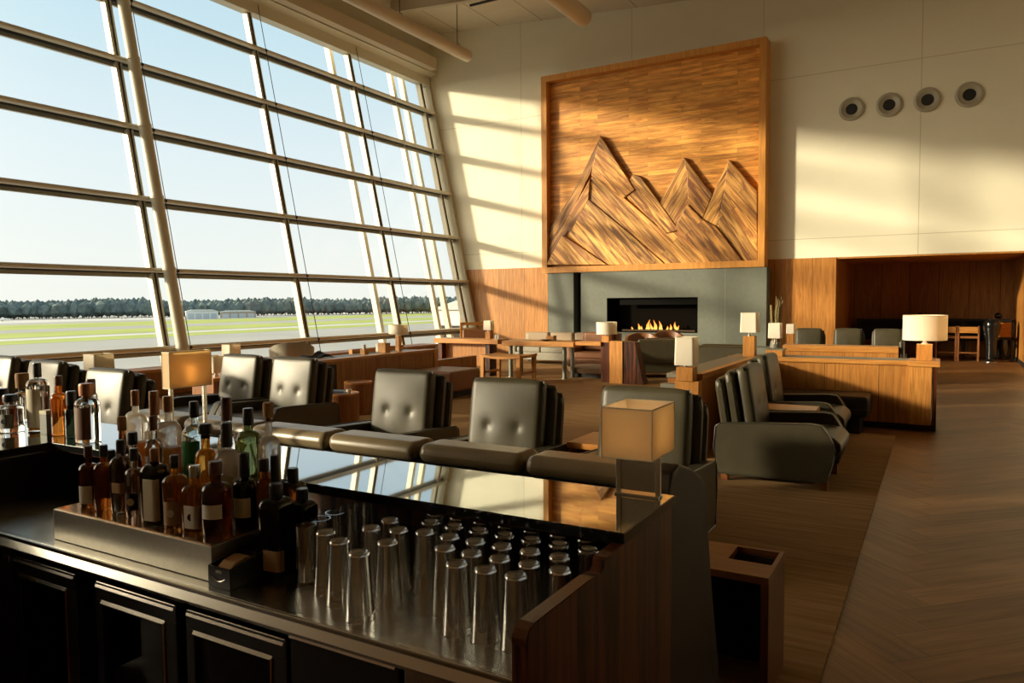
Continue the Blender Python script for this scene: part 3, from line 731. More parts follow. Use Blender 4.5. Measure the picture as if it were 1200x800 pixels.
# bottles on the side return of the glass shelf
def place_s(lab, u, vt, vb, width, gl, **kw):
    p = at(u, vb, z=LZ); place(lab, u, vt, width, p.y, LZ, gl, **kw)
place_s('short clear round flask with a dark emblem on the shelf corner', 12, 462, 505, 26, 'clear', cap='black', label='grey', lz=(.2, .8), shoulder=.62, neck=.5, emblem='black')
place_s('small dark square carafe at the left edge of the shelf', 3, 455, 497, 18, 'brown', cap='black', sq=6, shoulder=.7, neck=.5)
place_s('clear bottle with a tall cork stopper at the back of the shelf return', 25.5, 437, 493, 18, 'clear', cap='cork', shoulder=.5, neck=.5, capk=.32, stopper=True)
place_s('large clear tequila bottle with a black stopper and cream wrap label', 43, 425, 504, 24, 'clear', cap='black', label='cream', lz=(.1, .95), shoulder=.66, neck=.3, liquid=.45, capk=.17)
place_s('dark amber bottle with a swing of light on its shoulder, beside a grey box', 68, 440, 509, 18, 'amber_dk', cap='brown', shoulder=.6, neck=.4)
place_s('black bottle with a straight neck at the shelf corner', 83, 458, 512, 15, 'green_dk', cap='black', shoulder=.52, neck=.6, capk=.24)
place_s('clear decanter with a copper stopper and brown band label at the corner of the shelves', 101, 449, 517, 27, 'clear', cap='copper', label='brown', lz=(.1, .95), shoulder=.64, neck=.4, capk=.3, stopper=True)
place_s('clear tall bottle with a dark cap behind the copper stoppered decanter', 106, 444, 508, 14, 'clear', cap='brown', shoulder=.64, neck=.6, capk=.26, liquid=.6)
p = at(57, 508, z=LZ)
t = thing('gift_box', 'pale grey bottle carton on the shelf return', 'box', (p.x, p.y, LZ), .1)
obj('carton', MB().rbox((-.022, -.022, 0), (.022, .022, .10), .002), LB['grey'], t)
obj('lid', MB().rbox((-.0225, -.0225, .086), (.0225, .0225, .102), .001), M['paper'], t)

# square black decanter bottles beside the glasses
for k, (u, vb, vt, w, gl, lab, lb) in enumerate(((323, 673, 566, 32, 'green_dk', 'square black bottle with a small foil label standing beside the garnish caddy', 'tan'),
                                                (354, 664, 572, 28, 'green_dk', 'square black bottle next to the tall straight glasses', None),
                                                (343, 651, 548, 26, 'brown', 'square dark brown bottle standing behind the two black ones', None))):
    p = at(u, vb, z=CZ)
    place(lab, u, vt, w, p.y, CZ+.001, gl, cap='black', sq=8, label=lb, lz=(.12, .42), shoulder=.74, neck=.4, capk=.1)

# garnish caddy
p = at(262, 674, z=CZ)
t = thing('garnish_caddy', 'open black caddy holding a folded brown napkin at the worktop edge', 'caddy', (-1.612, 1.322, CZ+.001), 0)
cd = MB()
for sx in (-1, 1): cd.prism([(-.07, 0), (.075, 0), (.075, .075), (-.07, .055)], sx*.040-.002, sx*.040+.002, 'yz')
cd.box((-.038, -.07, 0), (.038, -.066, .055)); cd.box((-.038, .071, 0), (.038, .075, .095)); cd.box((-.038, -.066, 0), (.038, .071, .004)); cd.box((-.038, .02, .004), (.038, .023, .075))
obj('tray', cd, M['blk'], t, smooth=False)
obj('napkin', MB().prism([(-.060, .045), (-.035, .062), (.0, .068), (.018, .062), (.018, .01), (-.060, .01)], -.026, .026, 'yz', bev=.004), plain('brown paper napkin', (.42, .24, .10), .8), t)
obj('front_emblem', MB().tube([(-.026 + .052*k/8, -.0715, .028 - .010*math.sin(PI*k/8)) for k in range(9)], .0012, 5).box((-.010, -.0715, .040), (.014, -.0695, .047)), M['steel_edge'], t)

# ---------------------------------------------------------------- glassware
tg = glass('tumbler glass', (.98, .99, .98), 0, 1.45)
tb = tg.node_tree.nodes['Principled BSDF']; tb.inputs['Coat Weight'].default_value = 1; tb.inputs['Coat IOR'].default_value = 2.7; tb.inputs['Coat Roughness'].default_value = .02
def make_tumbler():
    t = thing('tumbler', '', 'glass', (0, 0, 0), 0, 'upturned tapered glasses on the worktop')
    h, rb, rt, w = .158, .0355, .0245, .0022
    prof = [(rb, 0), (rb*.985, .004), (rt+.001, h-.008), (rt, h-.002), (rt*.88, h), (rt*.7, h-.005), (0, h-.011), (0, h-.014), (rt*.7, h-.009), (rt-w, h-.007), (rb-w, .004), (rb-w, 0), (rb, 0)]
    obj('glass_wall', MB().lathe(prof[:-1], 22, cap=False).add([], []), tg, t, angle=50)
    return t
def make_highball():
    t = thing('highball_glass', '', 'glass', (0, 0, 0), 0, 'straight tall glasses on the worktop')
    h, r, w = .158, .0275, .0022
    prof = [(0, 0), (r-.002, 0), (r, .003), (r, h), (r-w, h), (r-w, .012), (0, .012)]
    obj('glass_wall', MB().lathe(prof, 22), tg, t, angle=50)
    return t
T0 = None; H0 = None
def put(kind, x, y, lab):
    global T0, H0
    src = T0 if kind == 't' else H0
    if src is None:
        src = make_tumbler() if kind == 't' else make_highball()
        if kind == 't': T0 = src
        else: H0 = src
        src.location = (x, y, CZ+.001); src['label'] = lab; return
    dup(src, (x, y, CZ+.001), random.random()*6, lab)
ORD = ['first', 'second', 'third', 'fourth', 'fifth', 'sixth', 'seventh', 'eighth', 'ninth']
for k, (u, v) in enumerate(((360, 684), (377, 674.5), (394, 665.5), (411, 657), (428, 649))):
    p = at(u, v, z=CZ); put('h', p.x, p.y, '%s tall straight glass counting from the black square bottles' % ORD[k])
for k, (u, v, lab) in enumerate(((383, 693, 'upturned tapered glass just in front of the straight glasses'), (399, 706, 'upturned tapered glass left behind the nearest one of the left cluster'),
        (422, 724, 'upturned tapered glass nearest the worktop edge in the left cluster'), (455, 708, 'upturned tapered glass right behind the nearest one of the left cluster'),
        (436, 687, 'upturned tapered glass in the middle of the left cluster'), (468, 690, 'upturned tapered glass at the right end of the left cluster'),
        (458, 676, 'upturned tapered glass at the back of the left cluster'))):
    p = at(u, v, z=CZ); put('t', p.x, p.y, lab)
ROWS = [(1.345, -.845, 3), (1.420, -.81, 5), (1.495, -.845, 6), (1.570, -.81, 7), (1.645, -.785, 7), (1.720, -.75, 7), (1.795, -.785, 7)]
for r, (y, xs, n) in enumerate(ROWS):
    step = .0765
    xe = -.705
    for k in range(n):
        x = xe - (0.0 if r % 2 else .038) - k*step
        if r == 0: x -= .03
        put('t', x, y, 'upturned glass, %s from the rosewood end panel in the %s row of the big cluster' % (ORD[k], ['front', 'second', 'third', 'fourth', 'fifth', 'sixth', 'rear'][r]))

# ---------------------------------------------------------------- little box lamps on the glass shelf
def bar_lamp(name_lab, loc, rz, sw, sd, shh, lift, light, plate=True, lc=(1, .58, .25)):
    t = thing('table_lamp', name_lab, 'lamp', loc, rz)
    fr = MB()
    px = sw*.40
    for sx in (-1, 1): fr.rbox((sx*px-.007, -.006, 0), (sx*px+.007, .006, lift+.02), .001)
    fr.rbox((-px-.007, -.02, 0), (px+.007, .02, .006), .001)
    obj('stand', fr, M['chrome'], t)
    if plate: obj('plate', MB().rbox((-px+.007, -.002, .012), (px-.007, .002, lift), .001), M['steel'], t)
    z0, z1 = lift+.004, lift+shh; a, b = sw/2, sd/2; w = .0015
    s = MB()
    o_, i_ = [(-a,-b),(a,-b),(a,b),(-a,b)], [(-a+w,-b+w),(a-w,-b+w),(a-w,b-w),(-a+w,b-w)]
    vs = [(x, y, z) for z in (z0, z1) for x, y in o_] + [(x, y, z) for z in (z0, z1) for x, y in i_]
    fs = []
    for k in range(4):
        j = (k+1) % 4
        fs += [(k, j, 4+j, 4+k), (8+j, 8+k, 12+k, 12+j), (4+k, 4+j, 12+j, 12+k), (j, k, 8+k, 8+j)]
    so = obj('lamp_shade', s.add(vs, fs), M['shade_g'], t, smooth=False)
    tr_ = MB()
    for z in (z0, z1): tr_.tube([(x, y, z) for x, y in o_], .0022, 6, closed=True)
    for x, y in o_: tr_.tube([(x, y, z0), (x, y, z1)], .0018, 6)
    obj('shade_wire', tr_, M['paper'], so)
    obj('bulb', MB().lathe([(0, lift+.02), (.009, lift+.02), (.014, lift+.05), (.009, lift+.075), (0, lift+.08)], 12), emit('warm bulb', (1, .55, .2), 5) if 'warm bulb' not in bpy.data.materials else bpy.data.materials['warm bulb'], t)
    l = bpy.data.lights.new('lamp glow', 'POINT'); l.energy = light; l.color = lc; l.shadow_soft_size = .02
    lo = bpy.data.objects.new('lamp_glow', l); COL.objects.link(lo); lo.parent = t; lo.location = (0, 0, lift+shh*.5)
    return t
bar_lamp('parchment cube lamp on a steel plate stand at the right end of the glass shelf', (-.722, 1.955, LZ), 0, .145, .19, .140, .116, .34, True, (1, .74, .46))
bar_lamp('parchment box lamp on two thin steel legs in front of the window column', (-2.60, 1.90, LZ), PI/2, .19, .045, .145, .215, .09, False)
M['drum_dk'] = wood('darker walnut', (.085, .028, .009), (.17, .06, .019), 'Z', 14, 3, .4)  # a darker walnut of its own for the end table
# ================================================================ SEATING
# long banquette with its back to the bar
bq = thing('banquette', 'long olive leather banquette with rolled top cushions, its back against the bar', 'sofa', (-2.1, 2.4, 0))
xa, xb = -1.35, 1.42                          # local ends
back = MB().prism([(-.28, .04), (-.28, .94), (-.27, 1.02), (-.12, 1.02), (.0, .93), (.15, .60), (.30, .36), (.30, .04)], xa, xb-.06, 'yz')
obj('backrest', back, M['leather_dk'], bq)
endp = [(-.295, .03), (-.295, 1.03), (-.26, 1.085), (-.19, 1.098), (-.06, 1.06), (.07, 1.0), (.115, .955), (.12, .90), (.20, .57), (.30, .25), (.32, .12), (.36, .10), (.36, .03)]
obj('end_panel', MB().prism(endp, xb-.065, xb, 'yz', bev=.012), M['leather_dk'], bq)
for k in range(6):
    x1 = xb - .065 - k*.44; x0 = max(xa, x1 - .435)
    obj('top_cushion', MB().rbox((x0, -.295, 1.022), (x1, -.14, 1.094), .035, 5), M['leather_lit'], bq)
obj('back_rail', MB().rbox((xa, -.302, .95), (xb-.066, -.27, 1.020), .010), plain('back rail with bluish reflection tint', (.10, .11, .12), .3), bq)  # blue grey tint paints in a bluish reflection on the rail
obj('seat', MB().rbox((xa, .12, .10), (1.05, .78, .44), .05, 3), M['leather_dk'], bq)

def armchair(lab, group):
    """front towards -y, 0.78 wide"""
    t = thing('armchair', lab, 'armchair', (0, 0, 0), 0, group)
    hw_ = .375
    side = [(.47, .07), (.50, .30), (.485, .485), (.44, .515), (-.30, .555), (-.385, .545), (-.43, .48), (-.475, .40), (-.49, .33), (-.475, .22), (-.43, .08)]
    for sx in (-1, 1):
        o = obj('arm', MB().prism(side, sx*hw_ - .05, sx*hw_ + .05, 'yz', bev=.016), M['leather'], t)
        pp = [(sx*(hw_+.05), y, z) for y, z in side]
        obj('piping', MB().tube(pp, .006, 6, closed=True), M['piping'], o)
    obj('base', MB().rbox((-hw_+.045, -.40, .08), (hw_-.045, .44, .27), .02), M['leather_dk'], t)
    st = MB().prism([(.30, .28), (.30, .43), (-.38, .455), (-.47, .44), (-.525, .39), (-.53, .33), (-.49, .27)], -hw_+.052, hw_-.052, 'yz', bev=.02)
    obj('seat', st, M['leather'], t)
    tilt = Matrix.Rotation(math.radians(-9), 4, 'X')
    def slab(y, z, w, h, tk, name, m, puff=.01, tuf=()):
        Mx = Matrix.Translation((0, y, z)) @ tilt @ Matrix.Translation((0, 0, h/2))
        o = obj(name, MB().cushion(w, h, tk, puff, tuf, M=Mx), m, t, angle=50)
        r_ = [(-w/2+.004, -tk*.2, -h/2+.004), (w/2-.004, -tk*.2, -h/2+.004), (w/2-.012, -tk*.2, h/2-.012), (-w/2+.012, -tk*.2, h/2-.012)]
        obj('piping', MB().tube([Mx @ Vector(p) for p in r_], .005, 6, closed=True), M['piping'], o)
    slab(.385, .30, .75, .61, .085, 'back_shell', M['leather'], .0)
    slab(.30, .34, .72, .635, .085, 'back_slab', M['leather'], .0)
    slab(.20, .40, .64, .615, .11, 'back_cushion', M['leather'], .022, ((-.13, -.06, .012), (.13, -.06, .012)))
    for sx in (-1, 1):
        for y in (-.40, .42): obj('leg', MB().prism([(-.03, 0), (.03, 0), (.035, .09), (-.035, .09)], -.03, .03, 'xz', M=Matrix.Translation((sx*.34, y, 0))), M['drum'], t, smooth=False)
    return t
GA = 'olive leather armchairs in the lounge'
A0 = None
def chair(x, y, rz, lab, group=GA):
    global A0
    if A0 is None:
        A0 = armchair(lab, group); A0.location = (x, y, .012); A0.rotation_euler = (0, 0, rz); return A0
    return dup(A0, (x, y, .012), rz, lab, group)
# cushion top is at local y ~ +.29, z ~ 1.0
def by_top(u0, u1, v, lab, group=GA):
    p, q = at(u0, v, z=1.0), at(u1, v, z=1.0)
    m = (p + q) / 2
    chair(m.x, m.y - .26, 0, lab, group)
by_top(441, 504, 435.5, 'olive leather armchair with two dents in its back, right of the drum tables')
by_top(556, 633, 446.5, 'olive leather armchair with a creased tufted back beside the orange wooden table top')
by_top(703, 809, 457, 'olive leather armchair seen behind the parchment cube lamp')
by_top(323, 366, 420.5, 'sunlit leather armchair in front of the dark partition, beside the round drum tables')
by_top(265, 300, 417, 'sunlit leather armchair just right of the box lamp with steel legs')
by_top(103, 149, 434, 'low sunlit leather armchair directly behind the copper capped bottles', GA)
by_top(38, 70, 424, 'sunlit leather armchair behind the large clear tequila bottle')
by_top(-13, 15, 418.5, 'sunlit leather armchair cut off at the left edge of the picture')
# pair facing the aisle inside the right hand alcove
chair(-1.20, 6.92, PI/2, 'olive leather armchair in profile facing the plank aisle, the nearer of two')
chair(-1.32, 8.35, PI/2, 'olive leather armchair facing the plank aisle, half hidden behind the nearer profile chair')
# three backs in front of the alcove wall
for k, (u, lab) in enumerate(((948, 'leftmost of three leather chairs in a row before the alcove'), (994, 'middle one of three leather chairs in a row before the alcove'), (1040, 'rightmost of three leather chairs in a row before the alcove'))):
    p = at(u, 387, y=16.2); chair(p.x, 15.94, 0, lab, 'leather chairs lined up before the alcove').scale = (.79, 1, 1.0)

def side_table(lab, lo, hi, m=None, leg=.0):
    t = thing('side_table', lab, 'side table', ((lo[0]+hi[0])/2, (lo[1]+hi[1])/2, .012))
    w, d = (hi[0]-lo[0])/2, (hi[1]-lo[1])/2; h = hi[2]
    obj('table_top', MB().rbox((-w, -d, h-.045), (w, d, h), .006), M['table'], t)
    for sx in (-1, 1): obj('side_panel', MB().box((sx*(w-.02)-.015, -d+.02, 0), (sx*(w-.02)+.015, d-.02, h-.045)), M['oak'], t, smooth=False)
    obj('back_panel', MB().box((-w+.035, d-.04, 0), (w-.035, d-.02, h-.045)), M['oak'], t, smooth=False)
    return t
side_table('orange oak side table between the creased armchair and the one behind the cube lamp', (-2.395, 4.95, 0), (-2.14, 5.45, .54))
side_table('oak side table wedged between the two profile armchairs', (-1.75, 7.42, 0), (-1.0, 7.86, .53))
# end table with a socket tray next to the banquette
et = thing('end_table', 'open fronted dark oak end table with a socket tray, at the end of the banquette', 'side table', (-.80, 3.13, .012))
w, d, h = .245, .175, .50
tp = MB()
tp.box((-w, -d, h-.03), (w, -.02, h)); tp.box((-w, -.02, h-.03), (.05, d, h)); tp.box((w-.018, -.02, h-.03), (w, d, h)); tp.box((.05, d-.018, h-.03), (w-.018, d, h))
obj('table_top', tp, wood('dark walnut top', (.11, .036, .010), (.21, .078, .022), 'X', 12, 2.5, .35), et, smooth=False)
obj('side_panel', MB().box((w-.03, -d, 0), (w, d, h-.03)), M['drum_dk'], et, smooth=False)
obj('side_panel', MB().box((-w, -d, 0), (-w+.03, d, h-.03)), M['drum_dk'], et, smooth=False)
obj('back_panel', MB().box((-w+.03, d-.03, 0), (w-.03, d, h-.03)), M['blk_matt'], et, smooth=False)
obj('socket_tray', MB().box((.05, -.02, h-.075), (w-.018, d-.018, h-.07)), M['blk_matt'], et, smooth=False)
for x, y in ((.09, .06), (.13, .03), (.155, .05)): obj('socket', MB().rbox((x-.014, y-.007, h-.07), (x+.014, y+.007, h-.055), .003), M['chrome'], et)
# double drum side table
dm = thing('drum_table', 'pair of joined round walnut drum tables beside the sunlit armchair', 'side table', (at(398, 482, z=0).x, at(398, 482, z=0).y + .25, .012))
def dl(u, v): q = at(u, v, z=.45); return (q.x - dm.location.x, q.y - dm.location.y)
for k, (u, v, r, h) in enumerate(((399, 457, .24, .40), (420, 449, .20, .46))):
    c = dl(u, v)
    o = obj('drum_body', MB().lathe([(0, 0), (r*.93, 0), (r*.93, .05), (r, .05), (r, h-.004), (r-.015, h), (r-.03, h-.01), (0, h-.012)], 40, c=(c[0], c[1], 0)), M['drum'], dm)
    obj('rim', MB().lathe([(r-.03, h-.012), (r-.03, h+.006), (r+.002, h+.006), (r+.002, h-.02)], 40, c=(c[0], c[1], 0), cap=False), M['table'], o)
c = dl(399, 457); bx, by_ = dm.location.x + c[0], dm.location.y + c[1]
t = thing('magazine', 'dark magazine lying on the lower drum table', 'magazine', (bx-.06, by_, .425), .3)
obj('cover', MB().rbox((-.14, -.10, .002), (.14, .10, .018), .003), M['blk'], t)
obj('pages', MB().box((-.137, -.097, .005), (.1415, .097, .015)), M['paper'], t, smooth=False)
t = thing('cup', 'small white cup on the drum table', 'cup', (bx+.13, by_+.02, .405))
obj('cup_body', MB().lathe([(0, 0), (.022, 0), (.034, .03), (.037, .06), (.034, .06), (.028, .02), (0, .012)], 18), M['white'], t)
obj('handle', MB().tube([(.034, 0, .05), (.052, 0, .048), (.056, 0, .034), (.048, 0, .022), (.032, 0, .02)], .004, 6), M['white'], t)

# ---------------------------------------------------------------- partitions with lamp posts
PWH = .85
def lamp_on(lab, loc, shade, post=.0, sw=.2, sd=.2, sh_=.22, neck=.05, drum=False, light=.0, group='white shaded lamps on the partitions', postw=.12):
    t = thing('post_lamp', lab, 'lamp', loc, 0, group)
    z = post
    if post: obj('post', MB().rbox((-postw/2, -postw/2, 0), (postw/2, postw/2, post), .004), M['oak'], t)
    obj('stem', MB().lathe([(0, z-.005), (.035, z-.005), (.035, z+.012), (.02, z+.02), (.02, z+neck+.03), (0, z+neck+.03)], 16), M['chrome'] if not shade == 'w' else M['white'], t)
    z0, z1 = z+neck, z+neck+sh_
    if drum:
        s = MB().lathe([(sw/2, z0), (sw/2, z1), (sw/2-.004, z1), (sw/2-.004, z0), (sw/2, z0)], 36, cap=False)
        o = obj('lamp_shade', s, M['shade'], t)
        ring = [(sw/2*math.cos(a*PI/18), sw/2*math.sin(a*PI/18)) for a in range(36)]
    else:
        pts = []
        r = min(sw, sd)*.12; a, b = sw/2, sd/2
        for cx, cy, a0_ in ((a-r, b-r, 0), (-a+r, b-r, 1), (-a+r, -b+r, 2), (a-r, -b+r, 3)):
            for k in range(5):
                an = a0_*PI/2 + k*PI/8; pts.append((cx + r*math.cos(an), cy + r*math.sin(an)))
        n = len(pts); vs = []
        for q, zz in ((1.03, z0), (.97, z1), (.955, z1), (1.015, z0)): vs += [(x*q, y*q, zz) for x, y in pts]
        fs = [(l*n+k, l*n+(k+1) % n, ((l+1) % 4)*n+(k+1) % n, ((l+1) % 4)*n+k) for l in range(4) for k in range(n)]
        o = obj('lamp_shade', MB().add(vs, fs), M['shade'], t)
        ring = [(x*1.0, y*1.0) for x, y in pts]
    obj('shade_ring', MB().tube([(x*(.975 if not drum else 1), y*(.975 if not drum else 1), z1) for x, y in ring], .004, 5, closed=True), M['paper'], o)
    obj('bulb', MB().lathe([(0, z0+.03), (.014, z0+.03), (.028, z0+.08), (.018, z0+.11), (0, z0+.12)], 12), M['white'], t)
    if light:
        l = bpy.data.lights.new('lamp glow', 'POINT'); l.energy = light; l.color = (1, .66, .36); l.shadow_soft_size = .04
        lo = bpy.data.objects.new('lamp_glow', l); COL.objects.link(lo); lo.parent = t; lo.location = (0, 0, (z0+z1)/2)
    return t
# right hand L shaped partition
pw = thing('partition_bench_wall', 'low oak partition with a slate ledge forming an L behind the profile armchairs', 'partition', (0, 0, 0))
RXa, RXb = -2.45, -2.085
obj('long_wall', MB().box((RXb, 10.1, .09), (-.30, 10.42, PWH-.05)), M['oak_panel'], pw, smooth=False)
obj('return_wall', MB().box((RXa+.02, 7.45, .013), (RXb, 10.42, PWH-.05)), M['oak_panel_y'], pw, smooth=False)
obj('top_rail', MB().rbox((RXa, 10.07, PWH-.05), (-.30, 10.13, PWH+.005), .004), M['oak_x'], pw)
obj('top_rail', MB().rbox((RXb-.06, 7.45, PWH-.05), (RXb+.02, 10.07, PWH+.005), .004), M['oak_y'], pw)
obj('slate_ledge', MB().box((RXa+.005, 10.13, PWH-.045), (-.30, 10.60, PWH)), M['slate_dk'], pw, smooth=False)
obj('slate_ledge', MB().box((RXa+.005, 7.45, PWH-.045), (RXb-.06, 10.13, PWH)), M['slate_dk'], pw, smooth=False)
obj('ledge_wall', MB().box((RXa+.02, 10.42, .013), (-.32, 10.58, PWH-.05)), M['oak_panel'], pw, smooth=False)
obj('end_pillar', MB().box((-.30, 10.07, .09), (-.055, 10.6, PWH-.06)), M['oak'], pw, smooth=False)
obj('pillar_return', MB().box((-.045, 10.07, .09), (.0, 10.6, PWH-.06)), M['rose'], pw, smooth=False)
obj('pillar_cap', MB().rbox((-.305, 10.05, PWH-.06), (.03, 10.62, PWH+.005), .004), M['oak_x'], pw)
obj('plinth', MB().box((RXb, 10.13, .013), (.0, 10.55, .09)), M['blk_matt'], pw, smooth=False)
obj('end_post', MB().box((-2.31, 7.31, .013), (RXb+.015, 7.45, PWH-.06)), M['oak'], pw, smooth=False)
obj('step_block', MB().box((-2.47, 7.33, .58), (-2.31, 7.46, PWH-.14)), M['oak'], pw, smooth=False)
obj('step_slate', MB().box((-2.47, 7.33, PWH-.14), (-2.31, 7.46, PWH-.10)), M['slate_dk'], pw, smooth=False)
# stepped lamp plinths stand on the partition
lamp_on('rounded square lamp on the near end post of the right partition', (-2.21, 7.38, PWH-.06), '', .14, .20, .20, .28, .02, light=.0, postw=.17)
p = at(880, 418, y=10.2)
lamp_on('square white lamp on the inner corner post of the right partition', (p.x-.02, 10.22, PWH), '', .27, .22, .20, .26, .05, postw=.15)
p = at(1083, 425, y=10.25)
lamp_on('large white drum lamp on the outer end pillar of the right partition', (p.x, 10.30, PWH), 'w', .20, .48, .48, .30, .05, drum=True, light=5.0, postw=.17)
t = thing('ledge_block', 'small oak block with a slate top on the partition ledge beside the corner lamp', 'block', (at(908, 415, y=10.3).x, 10.33, PWH))
obj('block', MB().rbox((-.11, -.10, 0), (.11, .12, .085), .003), M['oak'], t); obj('slate_cap', MB().box((-.115, -.105, .085), (.125, .13, .10)), M['slate_dk'], t, smooth=False)
# bench inside the L
b = thing('bench_sofa', 'long dark brown upholstered bench along the inside of the oak partition', 'bench', (0, 0, .012))
obj('seat', MB().rbox((RXb+.05, 9.45, .20), (-.68, 10.08, .45), .05, 3), M['leather_dk'], b)
obj('seat_welt', MB().tube([(RXb+.06, 9.455, .30), (-.69, 9.455, .30)], .008, 6), M['piping'], b)
obj('plinth', MB().box((RXb+.10, 9.55, 0), (-.78, 10.05, .20)), M['blk_matt'], b, smooth=False)
# second partition behind, in front of the three chairs
p2 = thing('partition_wall', 'second low oak partition in front of the three leather chairs', 'partition', (0, 0, 0))
xl, xr2 = -2.15, at(1053, 410, y=12.4).x
obj('wall_panel', MB().box((xl, 12.4, 0), (xr2, 12.6, .80)), M['oak_panel'], p2, smooth=False)
obj('top_rail', MB().rbox((xl, 12.38, .79), (xr2, 12.75, .885), .004), M['oak_x'], p2)
obj('end_bolster', MB().rbox((xr2, 12.42, .0), (xr2+.07, 12.75, .97), .03), M['leather'], p2)
obj('slate_shelf', MB().box((xl, 12.75, .80), (xr2, 13.0, .87)), M['slate_dk'], p2, smooth=False)
lx = at(908, 395, y=12.9)
lamp_on('white square lamp with the dried grass behind it, on the second partition', (at(908.5, 395, y=12.7).x, 12.7, .885), '', 0, .20, .18, .245, .09)
t = thing('dried_grass', 'tall upright bundle of brown and green dried grass behind a square lamp', 'plant', (at(909, 390, y=13.3).x, 13.3, 0))
g = MB()
for k in range(70):
    a = random.random()*6.28; r = random.random()*.09
    x, y = r*math.cos(a), r*math.sin(a)*.6; hh = .95 + .62*random.random()**.5 + (.10 if x > 0 else 0)
    g.tube([(x*.6, y*.6, .86), (x*1.0, y, hh*.6+.45), (x*1.15+random.uniform(-.015, .015), y*1.1, hh)], .007, 4)
obj('stalks', g, plain('dry stalks', (.22, .17, .07), .8, noise=.45, nscale=40), t)
obj('vase', MB().lathe([(0, 0), (.09, 0), (.11, .3), (.10, .8), (.08, .9), (.07, .9), (.07, .8), (0, .78)], 20), M['slate_dk'], t)
lp = at(926.5, 400, y=14.2)
lamp_on('small white lamp on a wooden post nearest the fireplace corner', (lp.x, 14.2, 0), '', .98, .14, .12, .17, .01, postw=.12)
p = at(910, 412, y=11.4)

# left partition running along the windows
LW, LH = -7.93, .76
pl = thing('partition_divider', 'long low dark oak partition topped with a pale ledge, left of the communal table', 'partition', (0, 0, 0))
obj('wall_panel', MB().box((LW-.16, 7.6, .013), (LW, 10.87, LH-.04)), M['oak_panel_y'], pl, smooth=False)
obj('top_rail', MB().rbox((LW-.20, 7.6, LH-.04), (LW+.015, 10.89, LH), .004), M['oak_y'], pl)
obj('slate_ledge', MB().box((LW-.70, 7.6, LH-.06), (LW-.20, 10.87, LH-.015)), M['slate_dk'], pl, smooth=False)
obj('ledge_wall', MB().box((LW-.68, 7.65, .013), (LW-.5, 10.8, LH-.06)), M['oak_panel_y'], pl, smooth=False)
obj('raised_lip', MB().rbox((LW-.78, 9.5, LH-.06), (LW-.70, 10.9, LH+.06), .004), M['oak_y'], pl)
obj('upholstered_panel', MB().rbox((LW, 7.75, .30), (LW+.035, 8.35, .68), .015), M['leather_dk'], pl)
obj('corner_post', MB().box((LW-.12, 10.87, .013), (LW+.015, 10.98, LH)), M['oak'], pl, smooth=False)
obj('dark_filler_wall', MB().box((LW-.12, 10.98, .013), (LW+.01, 12.3, .55)), M['oak_panel_y'], pl, smooth=False)  # invented low wall, stands in for the dark area under the console
def onl(u, v, x=LW-.40, z=.9): q = at(u, v, x=x); return q
q = onl(427, 410); t = thing('candle_block', 'oak block carrying a white candle on the left partition ledge', 'candle', (q.x, q.y, LH-.015))
obj('block', MB().rbox((-.05, -.05, 0), (.05, .05, .09), .003), M['oak'], t); obj('candle', MB().lathe([(0, .09), (.028, .09), (.028, .165), (0, .17)], 16), M['white'], t)
q = onl(450, 405); t = thing('lantern_box', 'oak box with a cream side on the left partition ledge', 'box', (q.x, q.y, LH-.015))
obj('box_body', MB().rbox((-.06, -.09, 0), (.10, .05, .17), .004), M['oak'], t); obj('cream_side', MB().rbox((-.11, -.09, 0), (-.06, .05, .17), .004), M['white'], t)
q = onl(467, 403)
lamp_on('wide drum lamp on an oak post in front of the window, left partition', (q.x, q.y, LH-.015), '', .28, .34, .30, .16, .03, drum=True, postw=.08)
# leather pouf at the end of the partition
q = at(541, 466, z=0); t = thing('ottoman', 'brown leather cube ottoman at the foot of the left partition', 'ottoman', (q.x-.42, q.y+.15, .012))
obj('cushion', MB().rbox((-.42, -.45, .10), (.42, .45, .45), .04, 3), M['leather_brown'], t); obj('plinth', MB().box((-.36, -.38, 0), (.36, .38, .10)), M['blk_matt'], t, smooth=False)
obj('top_welt', MB().tube([(-.40, -.43, .40), (.40, -.43, .40), (.40, .43, .40), (-.40, .43, .40)], .008, 6, closed=True), M['piping'], t)
# communal table with stool
ct = thing('communal_table', 'long oak communal table with grey steel legs before the lit wood panelling', 'table', (-7.0, 13.75, .013))
obj('table_top', MB().rbox((-1.0, -.35, .675), (.68, .35, .775), .008), M['oak_x'], ct)
for x, y in ((-.86, -.2), (.36, -.1), (-.86, .25), (.36, .28)): obj('leg', MB().lathe([(0, 0), (.06, 0), (.055, .02), (.045, .03), (.045, .675), (0, .675)], 16, c=(x, y, 0)), plain('grey steel leg', (.20, .21, .18), .4, .3) if 'grey steel leg' not in bpy.data.materials else bpy.data.materials['grey steel leg'], ct)
for u, v, lab in ((640, 396, 'dark folded papers on the communal table beside the small wood tray'), (676, 397, 'small dark dish near the right end of the communal table')):
    p = at(u, v, y=13.75)
    t = thing('table_dish', lab, 'dish', (p.x, 13.75, .789)); obj('dish', MB().lathe([(0, 0), (.07, 0), (.13, .025), (.12, .025), (.06, .008), (0, .006)], 20), M['blk'], t); obj('foot_ring', MB().lathe([(.05, -.0), (.05, .004), (.06, .004), (.06, 0)], 20, cap=False), M['blk'], t)
p = at(644, 394, y=13.9); t = thing('wood_tray', 'small upright oak tray on the communal table', 'tray', (p.x, 13.95, .789))
obj('tray_board', MB().rbox((-.10, -.02, 0), (.08, .02, .09), .004), M['oak_x'], t); obj('tray_end', MB().rbox((.08, -.06, 0), (.11, .06, .10), .004), M['drum'], t)
